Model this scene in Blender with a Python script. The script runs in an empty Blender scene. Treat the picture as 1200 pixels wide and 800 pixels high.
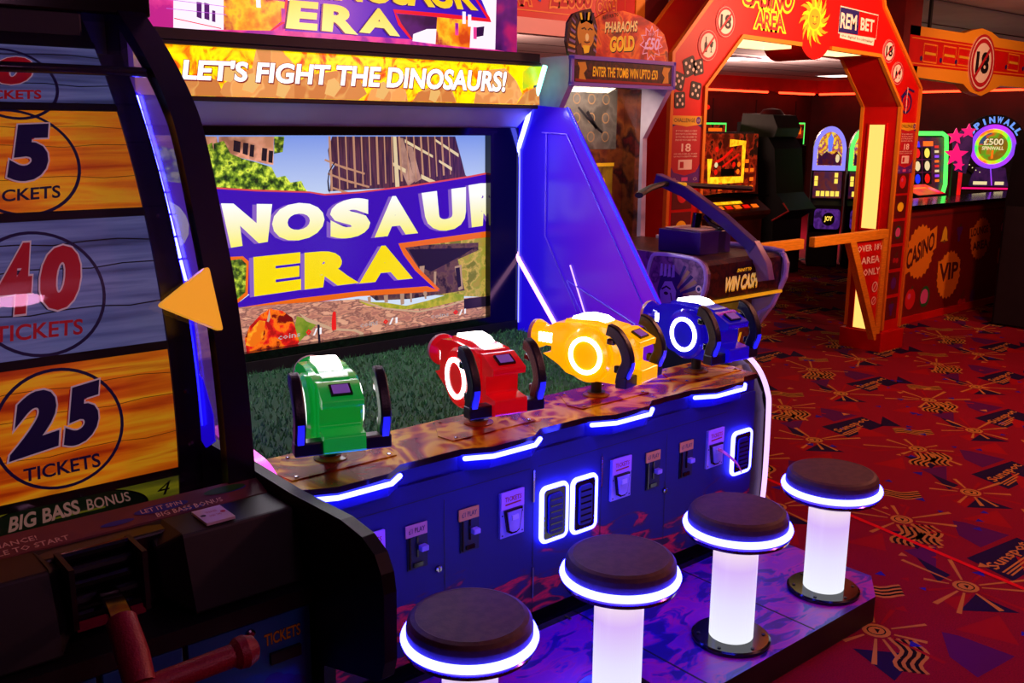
import bpy, math, random
from mathutils import Vector, Matrix
random.seed(7)
SC = bpy.context.scene
COL = SC.collection
R_ = math.radians

# ------------------------------------------------------------------ colours and materials
def hx(h, k=1.0):
    h = h.lstrip('#')
    v = [int(h[i:i+2], 16)/255 for i in (0, 2, 4)]
    return tuple(((c/12.92 if c <= .04045 else ((c+.055)/1.055)**2.4)*k) for c in v) + (1,)

MATS = {}
def _new(name):
    m = bpy.data.materials.new(name); m.use_nodes = True
    MATS[name] = m
    nt = m.node_tree
    return m, nt, nt.nodes['Principled BSDF'], nt.nodes, nt.links

def mat(name, col, rough=.45, metal=0.0, emit=None, es=0.0, col2=None, scale=8.0, stretch=(1, 1, 1),
        lo=.4, hi=.6, bump=0.0, bscale=60.0, spec=.5, trans=0.0, alpha=1.0, detail=3.0, dist=0.0, coat=0.0, emit_tex=False):
    """principled material; col2 mixes in with procedural noise in object space"""
    m, nt, b, N, L = _new(name)
    c1 = hx(col) if isinstance(col, str) else col
    b.inputs['Base Color'].default_value = c1
    b.inputs['Roughness'].default_value = rough
    b.inputs['Metallic'].default_value = metal
    b.inputs['Specular IOR Level'].default_value = spec
    b.inputs['Transmission Weight'].default_value = trans
    b.inputs['Alpha'].default_value = alpha
    b.inputs['Coat Weight'].default_value = coat
    if emit is not None:
        b.inputs['Emission Color'].default_value = hx(emit) if isinstance(emit, str) else emit
        b.inputs['Emission Strength'].default_value = es
    tc = N.new('ShaderNodeTexCoord')
    mp = N.new('ShaderNodeMapping'); mp.inputs['Scale'].default_value = stretch
    L.new(tc.outputs['Object'], mp.inputs['Vector'])
    nz = N.new('ShaderNodeTexNoise'); nz.inputs['Scale'].default_value = scale
    nz.inputs['Detail'].default_value = detail; nz.inputs['Distortion'].default_value = dist
    L.new(mp.outputs['Vector'], nz.inputs['Vector'])
    if col2 is not None:
        cols = col2 if isinstance(col2, (list, tuple)) and not isinstance(col2[0], float) else [col2]
        rp = N.new('ShaderNodeValToRGB')
        rp.color_ramp.elements[0].position = lo; rp.color_ramp.elements[0].color = c1
        n = len(cols)
        rp.color_ramp.elements[1].position = hi
        rp.color_ramp.elements[1].color = hx(cols[-1]) if isinstance(cols[-1], str) else cols[-1]
        for i, cc in enumerate(cols[:-1]):
            e = rp.color_ramp.elements.new(lo+(hi-lo)*(i+1)/n)
            e.color = hx(cc) if isinstance(cc, str) else cc
        L.new(nz.outputs['Fac'], rp.inputs['Fac'])
        L.new(rp.outputs['Color'], b.inputs['Base Color'])
        if emit_tex:
            L.new(rp.outputs['Color'], b.inputs['Emission Color'])
            b.inputs['Emission Strength'].default_value = es
    if bump:
        nb = N.new('ShaderNodeTexNoise'); nb.inputs['Scale'].default_value = bscale
        L.new(tc.outputs['Object'], nb.inputs['Vector'])
        bp = N.new('ShaderNodeBump'); bp.inputs['Strength'].default_value = bump
        bp.inputs['Distance'].default_value = .004
        L.new(nb.outputs['Fac'], bp.inputs['Height']); L.new(bp.outputs['Normal'], b.inputs['Normal'])
    return m

def glow(name, col, s, col2=None, scale=8.0, stretch=(1, 1, 1), lo=.4, hi=.6, detail=3.0, dist=0.0, rough=.25, base='#101010'):
    """something that gives off light: a lit panel, a screen, an LED tube"""
    if col2 is not None:
        return mat(name, col, rough=rough, es=s, col2=col2, scale=scale, stretch=stretch, lo=lo, hi=hi, detail=detail, dist=dist, emit_tex=True, emit='#000000')
    return mat(name, base, rough=rough, emit=col, es=s)

def ramp_glow(name, axis, z0, z1, stops, s, rough=.25):
    """lit artwork whose ink runs from one colour to another between two heights"""
    m, nt, b, N, L = _new(name)
    b.inputs['Base Color'].default_value = (.02, .02, .02, 1); b.inputs['Roughness'].default_value = rough
    tc = N.new('ShaderNodeTexCoord'); sp = N.new('ShaderNodeSeparateXYZ')
    L.new(tc.outputs['Object'], sp.inputs['Vector'])
    mr = N.new('ShaderNodeMapRange'); mr.inputs['From Min'].default_value = z0; mr.inputs['From Max'].default_value = z1
    L.new(sp.outputs[axis], mr.inputs['Value'])
    rp = N.new('ShaderNodeValToRGB')
    for i, (p, c) in enumerate(stops):
        e = rp.color_ramp.elements[i] if i < 2 else rp.color_ramp.elements.new(p)
        e.position = p; e.color = hx(c)
    L.new(mr.outputs['Result'], rp.inputs['Fac']); L.new(rp.outputs['Color'], b.inputs['Emission Color'])
    b.inputs['Emission Strength'].default_value = s
    return m

def glass(name, tint=(1, 1, 1, 1), refl=1.0, ior=1.5):
    m = bpy.data.materials.new(name); m.use_nodes = True; MATS[name] = m
    nt = m.node_tree; N = nt.nodes; L = nt.links
    N.remove(N['Principled BSDF'])
    t = N.new('ShaderNodeBsdfTransparent'); t.inputs['Color'].default_value = tint
    g = N.new('ShaderNodeBsdfGlossy'); g.inputs['Roughness'].default_value = .03
    f = N.new('ShaderNodeLayerWeight'); f.inputs['Blend'].default_value = .5
    pw = N.new('ShaderNodeMath'); pw.operation = 'POWER'; pw.inputs[1].default_value = 4.0; L.new(f.outputs['Facing'], pw.inputs[0])
    mu = N.new('ShaderNodeMath'); mu.operation = 'MULTIPLY_ADD'; mu.inputs[1].default_value = .7*refl; mu.inputs[2].default_value = .04*refl
    L.new(pw.outputs[0], mu.inputs[0])
    mx = N.new('ShaderNodeMixShader'); L.new(mu.outputs[0], mx.inputs['Fac'])
    L.new(t.outputs[0], mx.inputs[1]); L.new(g.outputs[0], mx.inputs[2])
    L.new(mx.outputs[0], N['Material Output'].inputs['Surface'])
    return m

# ------------------------------------------------------------------ mesh builder
_TXT = {}
def text_mesh(s, bold=0.0, shear=0.0, res=2):
    key = (s, bold, shear, res)
    if key in _TXT: return _TXT[key]
    cu = bpy.data.curves.new('t', 'FONT'); cu.body = s; cu.offset = bold; cu.shear = shear; cu.resolution_u = res
    ob = bpy.data.objects.new('t', cu); COL.objects.link(ob)
    dg = bpy.context.evaluated_depsgraph_get()
    ev = ob.evaluated_get(dg); me = ev.to_mesh()
    vs = [tuple(v.co[:2]) for v in me.vertices]; fs = [tuple(p.vertices) for p in me.polygons]
    ev.to_mesh_clear(); bpy.data.objects.remove(ob); bpy.data.curves.remove(cu)
    _TXT[key] = (vs, fs)
    return vs, fs

class Surf:
    """flat surface: origin o, directions u and v, normal n"""
    def __init__(s, o, u, v, n): s.o, s.u, s.v, s.n = Vector(o), Vector(u), Vector(v), Vector(n)
    def __call__(s, a, b, h=0.0): return s.o + s.u*a + s.v*b + s.n*h
def FRONT(y): return Surf((0, y, 0), (1, 0, 0), (0, 0, 1), (0, -1, 0))      # (x, z) on a wall facing -Y
def LEFTF(x): return Surf((x, 0, 0), (0, -1, 0), (0, 0, 1), (-1, 0, 0))     # (-y, z) on a wall facing -X
def TOP(z): return Surf((0, 0, z), (1, 0, 0), (0, 1, 0), (0, 0, 1))

class MB:
    def __init__(s): s.v = []; s.f = []; s.m = []; s.sm = []; s.names = []
    def mi(s, n):
        if n not in s.names: s.names.append(n)
        return s.names.index(n)
    def add(s, vs, fs, mt, smooth=False):
        b = len(s.v); s.v += [tuple(x) for x in vs]; k = s.mi(mt)
        for f in fs: s.f.append(tuple(b+i for i in f)); s.m.append(k); s.sm.append(smooth)
        return s
    def box(s, a, b, mt, M=None):
        x0, y0, z0 = a; x1, y1, z1 = b
        vs = [Vector(p) for p in ((x0,y0,z0),(x1,y0,z0),(x1,y1,z0),(x0,y1,z0),(x0,y0,z1),(x1,y0,z1),(x1,y1,z1),(x0,y1,z1))]
        if M is not None: vs = [M @ p for p in vs]
        return s.add(vs, [(3,2,1,0),(4,5,6,7),(0,1,5,4),(1,2,6,5),(2,3,7,6),(3,0,4,7)], mt)
    def prism(s, pts, axis, a, b, mt, cap=None, fn=None):
        n = len(pts)
        def P(p, t):
            return {'x': (t, p[0], p[1]), 'y': (p[0], t, p[1]), 'z': (p[0], p[1], t)}[axis]
        vs = [Vector(P(p, a)) for p in pts]+[Vector(P(p, b)) for p in pts]
        if fn: vs = [Vector(fn(p)) for p in vs]
        s.add(vs, [(i, (i+1) % n, n+(i+1) % n, n+i) for i in range(n)], mt)
        s.add(vs[:n], [tuple(range(n))[::-1]], cap or mt); s.add(vs[n:], [tuple(range(n))], cap or mt)
        return s
    def tube(s, path, r, mt, seg=8, closed=False, rx=None):
        path = [Vector(p) for p in path]; n = len(path); rings = []
        rs = r if isinstance(r, (list, tuple)) else [r]*n
        up = None
        for i, p in enumerate(path):
            if closed: d = path[(i+1) % n]-path[i-1]
            else: d = path[min(i+1, n-1)]-path[max(i-1, 0)]
            d.normalize()
            if up is None:
                up = Vector((0, 0, 1)) if abs(d.z) < .9 else Vector((1, 0, 0))
            sx = d.cross(up); sx.normalize(); up = sx.cross(d); up.normalize()
            rings.append([p+(sx*math.cos(2*math.pi*k/seg)*(rx or 1)+up*math.sin(2*math.pi*k/seg))*rs[i] for k in range(seg)])
        vs = [q for rg in rings for q in rg]; fs = []
        for i in range(n if closed else n-1):
            j = (i+1) % n
            fs += [(i*seg+k, i*seg+(k+1) % seg, j*seg+(k+1) % seg, j*seg+k) for k in range(seg)]
        s.add(vs, fs, mt, True)
        if not closed:
            s.add(rings[0], [tuple(range(seg))[::-1]], mt); s.add(rings[-1], [tuple(range(seg))], mt)
        return s
    def sweep(s, path, w, h, mt, wdir):
        """rectangular bar along a path; w along wdir, h across"""
        path = [Vector(p) for p in path]; n = len(path); wd = Vector(wdir).normalized(); rings = []
        for i, p in enumerate(path):
            d = (path[min(i+1, n-1)]-path[max(i-1, 0)]).normalized()
            nn = wd.cross(d).normalized()
            rings.append([p+wd*w/2+nn*h/2, p-wd*w/2+nn*h/2, p-wd*w/2-nn*h/2, p+wd*w/2-nn*h/2])
        vs = [q for r in rings for q in r]; fs = []
        for i in range(n-1):
            fs += [(i*4+k, i*4+(k+1) % 4, i*4+4+(k+1) % 4, i*4+4+k) for k in range(4)]
        s.add(vs, fs, mt, True)
        s.add(rings[0], [(3, 2, 1, 0)], mt); s.add(rings[-1], [(0, 1, 2, 3)], mt)
        return s
    def lathe(s, prof, c, mt, seg=32, M=None, a0=0, a1=360):
        """profile of (radius, height) about +Z at c; M turns it afterwards about c"""
        c = Vector(c); full = abs(a1-a0) >= 360; n = seg if full else seg+1; rings = []
        mts = mt if isinstance(mt, (list, tuple)) else [mt]*(len(prof)-1)
        for r, z in prof:
            rg = []
            for k in range(n):
                t = R_(a0+(a1-a0)*k/seg); p = Vector((r*math.cos(t), r*math.sin(t), z))
                if M is not None: p = M @ p
                rg.append(c+p)
            rings.append(rg)
        for i in range(len(prof)-1):
            vs = rings[i]+rings[i+1]
            s.add(vs, [(k, (k+1) % n, n+(k+1) % n, n+k) for k in range(seg if not full else n)], mts[i], True)
        if full:
            if prof[0][0] > 1e-6: s.add(rings[0], [tuple(range(n))[::-1]], mts[0])
            if prof[-1][0] > 1e-6: s.add(rings[-1], [tuple(range(n))], mts[-1])
        return s
    def cyl(s, p0, p1, r, mt, seg=20, r1=None):
        return s.tube([p0, p1], [r, r if r1 is None else r1], mt, seg)
    # flat artwork -----------------------------------------------------------
    def flat(s, S, pts, mt, h=.001):
        vs = [S(a, b, h) for a, b in pts]
        return s.add(vs, [tuple(range(len(pts)))], mt)
    def ring(s, S, cu, cv, r0, r1, mt, h=.001, seg=36, sq=1.0, a0=0, a1=360):
        vs = []; n = seg+1
        for k in range(n):
            t = R_(a0+(a1-a0)*k/seg)
            vs += [S(cu+r0*math.cos(t), cv+r0*sq*math.sin(t), h), S(cu+r1*math.cos(t), cv+r1*sq*math.sin(t), h)]
        return s.add(vs, [(2*k, 2*k+1, 2*k+3, 2*k+2) for k in range(seg)], mt)
    def disc(s, S, cu, cv, r, mt, h=.001, seg=28, sq=1.0):
        return s.flat(S, [(cu+r*math.cos(2*math.pi*k/seg), cv+r*sq*math.sin(2*math.pi*k/seg)) for k in range(seg)], mt, h)
    def star(s, S, cu, cv, r0, r1, n, mt, h=.001, ph=90):
        return s.flat(S, [(cu+(r1 if k % 2 == 0 else r0)*math.cos(R_(ph+k*180/n)), cv+(r1 if k % 2 == 0 else r0)*math.sin(R_(ph+k*180/n))) for k in range(2*n)], mt, h)
    def line(s, S, pts, w, mt, h=.001, closed=False):
        n = len(pts); P = [Vector((p[0], p[1], 0)) for p in pts]; a = []; b = []
        for i in range(n):
            p0 = P[i-1] if (i > 0 or closed) else P[i]; p1 = P[(i+1) % n] if (i < n-1 or closed) else P[i]
            d = (p1-p0).normalized(); nn = Vector((-d.y, d.x, 0))*w/2
            a.append(P[i]+nn); b.append(P[i]-nn)
        vs = [S(q.x, q.y, h) for q in a]+[S(q.x, q.y, h) for q in b]
        m = n if closed else n-1
        return s.add(vs, [(i, (i+1) % n, n+(i+1) % n, n+i) for i in range(m)], mt)
    def text(s, S, txt, quad, mt, h=.002, bold=0.0, shear=0.0, out=None, outw=.04, res=4, shade=None, sdx=(.006, -.006)):
        """txt stretched into a quad of surface points: bottom left, bottom right, top right, top left"""
        v0, _ = text_mesh(txt, bold, shear, res)
        xs = [p[0] for p in v0]; ys = [p[1] for p in v0]
        x0, x1, y0, y1 = min(xs), max(xs), min(ys), max(ys)
        (ax, ay), (bx, by), (cx, cy), (dx, dy) = quad
        def put(vs, fs, m_, hh, ox=0, oy=0):
            q = []
            for x, y in vs:
                u = (x-x0)/(x1-x0); w = (y-y0)/(y1-y0)
                q.append(S(ax*(1-u)*(1-w)+bx*u*(1-w)+cx*u*w+dx*(1-u)*w+ox, ay*(1-u)*(1-w)+by*u*(1-w)+cy*u*w+dy*(1-u)*w+oy, hh))
            s.add(q, fs, m_)
        if shade: put(*text_mesh(txt, bold, shear, res), shade, h-.0008, *sdx)
        if out: put(*text_mesh(txt, bold+outw, shear, res), out, h-.0004)
        put(*text_mesh(txt, bold, shear, res), mt, h)
        return s
    def build(s, name, parent=None, org=None, bevel=0.0, kind=None, label=None, sharp=35):
        """links the collected geometry as ONE mesh object (coordinates given in world unless org is (0,0,0))"""
        me = bpy.data.meshes.new(name)
        if org is None:
            org = WORLD.get(parent, Vector((0, 0, 0))) if parent is not None else Vector((0, 0, 0))
        org = Vector(org)
        me.from_pydata([tuple(Vector(p)-org) for p in s.v], [], s.f)
        for n in s.names: me.materials.append(MATS[n])
        me.polygons.foreach_set('material_index', s.m); me.polygons.foreach_set('use_smooth', s.sm)
        me.update()
        if any(s.sm): me.set_sharp_from_angle(angle=R_(sharp))
        ob = bpy.data.objects.new(name, me); COL.objects.link(ob)
        if parent is not None:
            ob.parent = parent; WORLD[ob] = WORLD.get(parent, Vector((0, 0, 0)))
        if bevel:
            md = ob.modifiers.new('bevel', 'BEVEL'); md.width = bevel; md.segments = 2; md.limit_method = 'ANGLE'; md.angle_limit = R_(40)
        if kind: ob['kind'] = kind
        if label: ob['label'] = label
        return ob
WORLD = {}
def thing(name, label, cat, loc=(0, 0, 0), rotz=0.0, group=None, local=False):
    o = bpy.data.objects.new(name, None); COL.objects.link(o); o.empty_display_size = .1
    o.location = loc; o.rotation_euler = (0, 0, rotz); o['label'] = label; o['category'] = cat
    if group: o['group'] = group
    WORLD[o] = Vector((0, 0, 0)) if local else Vector(loc)
    return o
def tag(o, label, cat, group=None):
    o['label'] = label; o['category'] = cat
    if group: o['group'] = group
    return o
def copy_tree(o, parent=None):
    c = o.copy(); COL.objects.link(c)
    if parent is not None: c.parent = parent
    for ch in list(o.children): copy_tree(ch, c)
    return c
def rrect(x0, x1, y0, y1, r, seg=5):
    pts = []
    for cx, cy, a in ((x1-r, y1-r, 0), (x0+r, y1-r, 90), (x0+r, y0+r, 180), (x1-r, y0+r, 270)):
        pts += [(cx+r*math.cos(R_(a+90*k/seg)), cy+r*math.sin(R_(a+90*k/seg))) for k in range(seg+1)]
    return pts
def arc(c, r, a0, a1, n):
    return [(c[0]+r*math.cos(R_(a0+(a1-a0)*k/n)), c[1]+r*math.sin(R_(a0+(a1-a0)*k/n))) for k in range(n+1)]
def smooth_path(pts, n=6):
    P = [Vector(p) for p in pts]; out = []
    for i in range(len(P)-1):
        p0 = P[max(i-1, 0)]; p1 = P[i]; p2 = P[i+1]; p3 = P[min(i+2, len(P)-1)]
        for k in range(n):
            t = k/n
            out.append(.5*((2*p1)+(p2-p0)*t+(2*p0-5*p1+4*p2-p3)*t*t+(3*p1-p0-3*p2+p3)*t**3))
    out.append(P[-1])
    return out
# ------------------------------------------------------------------ the palette
mat('black_plastic', '#0d0c10', .32, col2='#15131a', scale=30)
mat('black_satin', '#0a090c', .5, col2='#121014', scale=14)
mat('black_gloss', '#08070a', .12, spec=.6)
mat('grip_rubber', '#100c12', .35, bump=.3, bscale=180)
mat('chrome', '#9a94a4', .16, 1.0)
mat('purple_chrome', '#6a4a90', .15, .9)
mat('silver_panel', '#b8b0c4', .42, .1, col2='#aaa2ba', scale=3)
mat('white_plastic', '#cfc4d8', .35)
mat('lilac_plate', '#a89cd0', .4, col2='#968ac2', scale=12)
mat('white_board', '#d4c4d8', .5, col2='#ab97b4', scale=4)
mat('navy_panel', '#0e0a66', .45, col2='#0c085c', scale=5)
mat('red_laminate', '#cc0a05', .4, col2='#bc0804', scale=3)
mat('dark_red', '#6a0a0a', .5, col2='#58080a', scale=3)
mat('orange_trim', '#d9781a', .4)
mat('orange_wood', '#e08a14', .5, col2='#cc7a10', scale=6, stretch=(2, 20, 20))
mat('yellow_ink', '#ffd41a', .45)
mat('orange_ink', '#e07a10', .5)
mat('cream_ink', '#e8cdb8', .5)
mat('white_ink', '#e6dfe2', .5)
mat('black_ink', '#0b0810', .5)
mat('red_ink', '#b01420', .5)
mat('brightred_ink', '#d4181c', .5)
mat('navy_ink', '#1c1458', .5)
mat('blue_ink', '#28329c', .5)
mat('green_ink', '#1c5a26', .5)
mat('purple_ink', '#5a1a78', .5)
mat('pink_ink', '#d84a8c', .5)
mat('tan_ink', '#a88050', .5)
mat('maroon_ink', '#4c0810', .5)
mat('gold_ink', '#d8a020', .4)
mat('brown_ink', '#6a3c1c', .5)
# light
glow('led_blue', (.026, .028, 1, 1), 46)
glow('led_edge', (.01, .01, 1, 1), 4)
glow('led_dot', (.25, .25, 1, 1), 2.0)
glow('led_white', (.10, .11, 1, 1), 13)
glow('led_teal', (.30, 1, .80, 1), 3.2)
glow('led_rose', (1, .42, .95, 1), 2.6)
glow('led_pink', (1, .10, .75, 1), 1.8)
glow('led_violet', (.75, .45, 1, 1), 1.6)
ramp_glow('column_light', 'Z', .02, .34, [(0, '#f4f6ff'), (1, '#fff4c0'), (.35, '#e8e2ff'), (.7, '#dab8fa'), (.86, '#f2d8f2')], 1.0)
glow('warm_panel', '#ffc060', 1.5)
glow('warm_strip', '#ffdf90', 2.2)
glow('ceiling_panel', '#fff4e4', 3.0)
glow('neon_red', (1, .03, .008, 1), 8.0)
glow('neon_green', (.10, 1, .12, 1), 1.4)
glow('white_glow', '#fff4f0', 6)
# carpet
mat('carpet_red', '#8a0a26', .95, col2='#6c0820', scale=220, lo=.35, hi=.65, bump=.25, bscale=400, spec=.1)
for n, c in (('carpet_tan', '#b07c34'), ('carpet_navy', '#1a0a36'), ('carpet_purple', '#4e0c50'), ('carpet_scarlet', '#8e0a18'), ('carpet_blue', '#2418a0'), ('carpet_black', '#12060c'), ('carpet_line', '#d40a18')):
    mat(n, c, .95, bump=.2, bscale=400, spec=.1)
mat('ceiling_tile', '#b0a6aa', .9, col2='#a2989c', scale=2)
mat('wall_red', '#4a0808', .7, col2='#3c0606', scale=2)
mat('wall_dark', '#2a0810', .7, col2='#220610', scale=2)
# ticket machine; wheel panels are brightened by emission instead of a lamp
mat('plank_orange', '#a82c04', .5, emit='#000000', es=.40, col2=['#d05206', '#e87c0c', '#f2a818', '#c84804'], scale=1, stretch=(2.2, 30, 30), lo=.28, hi=.72, detail=6, dist=.4, emit_tex=True)
mat('plank_blue', '#343860', .5, emit='#000000', es=.42, col2=['#545a90', '#6a70a4', '#444a80'], scale=1, stretch=(2, 34, 34), lo=.3, hi=.7, detail=6, emit_tex=True)
mat('plank_green', '#2a3008', .5, emit='#000000', es=.45, col2=['#5a5a10', '#7c7a14', '#4c4a0c'], scale=1, stretch=(2, 30, 30), lo=.3, hi=.7, detail=5, emit_tex=True)
mat('num_navy', '#181040', .45, emit='#181040', es=.2)
mat('num_red', '#a80c18', .45, emit='#a80c18', es=.3)
mat('num_white', '#d8b8c4', .45, emit='#d8b8c4', es=.25)
mat('plank_gap', '#0c0810', .6)
mat('arrow_orange', '#f4a428', .4, emit='#f4a428', es=.72)
mat('door_blue', '#1868b8', .4, col2='#145aa4', scale=3)
mat('red_grip', '#84102a', .42, bump=.35, bscale=220)
mat('strip_print', '#6a3a40', .5, col2=['#7c4440', '#5c3450'], scale=4)
mat('frame_purple', '#140c20', .2, col2='#1a0e2c', scale=4, spec=.7)
mat('grey_board', '#6a6068', .6, col2='#5c545e', scale=3)
glass('front_glass', (.93, .91, .97, 1), .8)
mat('side_glass', '#8a60c8', .12, alpha=.55, spec=.6, emit=(.30, .10, .70, 1), es=.16); mat('side_blue', '#4a30ff', .3, emit=(.01, 0, 1, 1), es=.5)  # violet haze and blue LED light on the lining painted in as emission
# dinosaur machine
mat('wing_blue', '#6a4cff', .22, spec=.6)
def painted_glow(name, y0, y1, stops, s):
    m = ramp_glow(name, 'Y', y0, y1, stops, s, .2); m.node_tree.nodes['Principled BSDF'].inputs['Base Color'].default_value = hx('#2c1890'); return m
painted_glow('wing_acrylic', -.24, .74, [(0, '#9414e8'), (1, '#1000ff'), (.45, '#6404e4'), (.75, '#2000f4')], .55)  # LED light on the wings painted in as a blue to violet emission
mat('counter_fire', '#7a1212', .22, col2=['#8a1810', '#c4600c', '#e8ac18', '#e4a214', '#b4400c', '#8a1420'], scale=4.0, lo=.38, hi=.62, detail=2.5, dist=1.5, coat=.1)
def flames():
    m = mat('panel_flames', '#0a0850', .6, col2=['#0c0854', '#3a0a38', '#d41030', '#280828'], scale=6, stretch=(1, 1, 2.8), lo=.42, hi=.66, detail=5, dist=.7)
    nt = m.node_tree; N = nt.nodes; L = nt.links
    nz = [n for n in N if n.type == 'TEX_NOISE'][0]; rp = [n for n in N if n.type == 'VALTORGB'][0]
    tc = [n for n in N if n.type == 'TEX_COORD'][0]
    sp = N.new('ShaderNodeSeparateXYZ'); L.new(tc.outputs['Object'], sp.inputs['Vector'])
    mr = N.new('ShaderNodeMapRange'); mr.inputs['From Min'].default_value = .50; mr.inputs['From Max'].default_value = .24; mr.inputs['To Min'].default_value = -.30; mr.inputs['To Max'].default_value = .08
    L.new(sp.outputs['Z'], mr.inputs['Value'])
    ad = N.new('ShaderNodeMath'); ad.operation = 'ADD'; L.new(nz.outputs['Fac'], ad.inputs[0]); L.new(mr.outputs['Result'], ad.inputs[1]); L.new(ad.outputs[0], rp.inputs['Fac'])
flames()                                               # printed flames along the foot of the panel
mat('platform_print', '#84109a', .3, col2=['#94169a', '#a81288', '#3a0c98', '#1a0674'], scale=9, stretch=(.7, 1.5, 1), lo=.40, hi=.58, detail=4, dist=1.2)
mat('turf_base', '#22502c', .95)
mat('turf_blade', '#4c9a54', .8, col2=['#347040', '#66b46c'], scale=60)
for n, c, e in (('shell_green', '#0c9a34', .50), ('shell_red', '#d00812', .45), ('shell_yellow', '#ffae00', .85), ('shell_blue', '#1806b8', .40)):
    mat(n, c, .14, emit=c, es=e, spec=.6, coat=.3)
mat('amber_washer', '#8a4a14', .25)
mat('label_screen', '#8a5ac0', .25, emit='#8a5ac0', es=.35)
mat('tip_pink', '#c06a70', .3)
# screen artwork
S_ = .95
ramp_glow('s_sky', 'Z', 1.25, 1.56, [(0, '#d6e4fa'), (1, '#7f9cec')], S_)
glow('s_tree', '#162410', S_, ['#2e4a14', '#6a8a20', '#b8c83c', '#3a5a18'], scale=42, lo=.32, hi=.72, detail=6)
glow('s_wall', '#b07a58', S_, ['#c89070', '#8a5c44'], scale=9)
glow('s_win', '#1c1420', S_)
glow('s_tower', '#33203a', S_, ['#4a2a38', '#2a1830', '#5a3438'], scale=7, stretch=(10, 1, .6), lo=.3, hi=.7)
glow('s_mull', '#c08a70', S_)
glow('s_ledge', '#e8cfa4', S_)
glow('s_panel', '#9a7a68', S_, '#7c5c50', scale=16)
glow('s_ruin', '#4a3038', S_, ['#5c4038', '#2a1c26'], scale=22)
glow('s_dark', '#22162a', S_)
glow('s_col', '#b89078', S_)
glow('s_olive', '#9a8430', S_, ['#8a8a2c', '#b49a44', '#6a6a20'], scale=16, detail=5)
glow('s_grass', '#a8a030', S_, '#7c8a1c', scale=30)
glow('s_road', '#a06858', S_, ['#b88468', '#7a4a44', '#c89878'], scale=13, stretch=(1, 1, 3), detail=5)
glow('s_green', '#7a8a28', S_, '#5a7a1c', scale=25)
glow('s_kerb', '#d0a888', S_)
glow('s_purple', '#3c08b8', S_)
glow('s_orange', '#f06a10', S_)
glow('s_redline', '#e04a50', S_)
ramp_glow('s_letter', 'Z', 1.12, 1.31, [(0, '#fdf000'), (1, '#ffffff'), (.45, '#fbf4b0')], 1.0)
glow('s_yellow', '#fbdc00', 1.0)
glow('s_lilac', '#8a60c8', S_)
glow('s_dino', '#a01010', S_, ['#d01c14', '#f07010', '#6a0808'], scale=16, detail=5)
glow('s_dino2', '#d86a10', S_, ['#f0a020', '#c04010'], scale=18)
glow('s_red', '#e81c1c', 1.0)
glow('s_white', '#f4f0f4', 1.0)
glow('s_grey', '#b8a8a8', S_)
# banner and marquee artwork
glow('b_fire', '#e03008', 1.15, ['#f07008', '#ffd000', '#fff000', '#f09000'], scale=9, lo=.30, hi=.66, detail=5, dist=2.2)
glow('b_rock', '#d89a50', 1.1, ['#e0a860', '#c88848'], scale=14, lo=.45, hi=.55, detail=1)
glow('b_rock2', '#c08040', 1.1, ['#d09a50', '#b87438'], scale=14, lo=.45, hi=.55, detail=1)
glow('b_rock3', '#e8b468', 1.1)
glow('b_green', '#a8c820', 1.1, '#d8d010', scale=14)
glow('b_letter', '#fff4fa', 1.5)
glow('b_shadow', '#8a2a20', 1.0)
glow('b_red', '#d8102c', 1.1)
glow('m_purple', '#3404b4', 1.1)
glow('m_wall', '#b02080', 1.1, ['#e04090', '#8a1a90'], scale=7, detail=5)
glow('m_house', '#fbe8fb', 1.15)
glow('m_fire', '#c04010', 1.1, ['#f08010', '#ffc020', '#a02030', '#f0a010'], scale=8, lo=.32, hi=.68, detail=5)
glow('m_dark', '#280a3c', 1.0, '#481468', scale=8)
glow('m_night', '#34104c', 1.0, ['#5a1868', '#a81c60'], scale=5)
glow('m_red', '#e81028', 1.1)
glow('m_lilac', '#c060d8', 1.1)
ramp_glow('m_letter', 'Z', 1.93, 2.12, [(0, '#fff090'), (1, '#ffc800')], 1.1)
# ------------------------------------------------------------------ camera
cam = bpy.data.cameras.new('camera'); cam.sensor_width = 36; cam.lens = 33.953; cam.clip_start = .02; cam.clip_end = 60
camo = bpy.data.objects.new('camera', cam); COL.objects.link(camo); SC.camera = camo
def cam_matrix(yaw, pitch, roll):
    fw = Vector((math.sin(yaw)*math.cos(pitch), math.cos(yaw)*math.cos(pitch), -math.sin(pitch)))
    r = Vector((math.cos(yaw), -math.sin(yaw), 0)); u = r.cross(fw)
    r2 = r*math.cos(roll)+u*math.sin(roll); u2 = -r*math.sin(roll)+u*math.cos(roll)
    m = Matrix((r2, u2, -fw)).transposed().to_4x4(); m.translation = (0, 0, 1.6)
    return m
camo.matrix_world = cam_matrix(R_(40.2027), R_(12.4653), R_(.4132))

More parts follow.
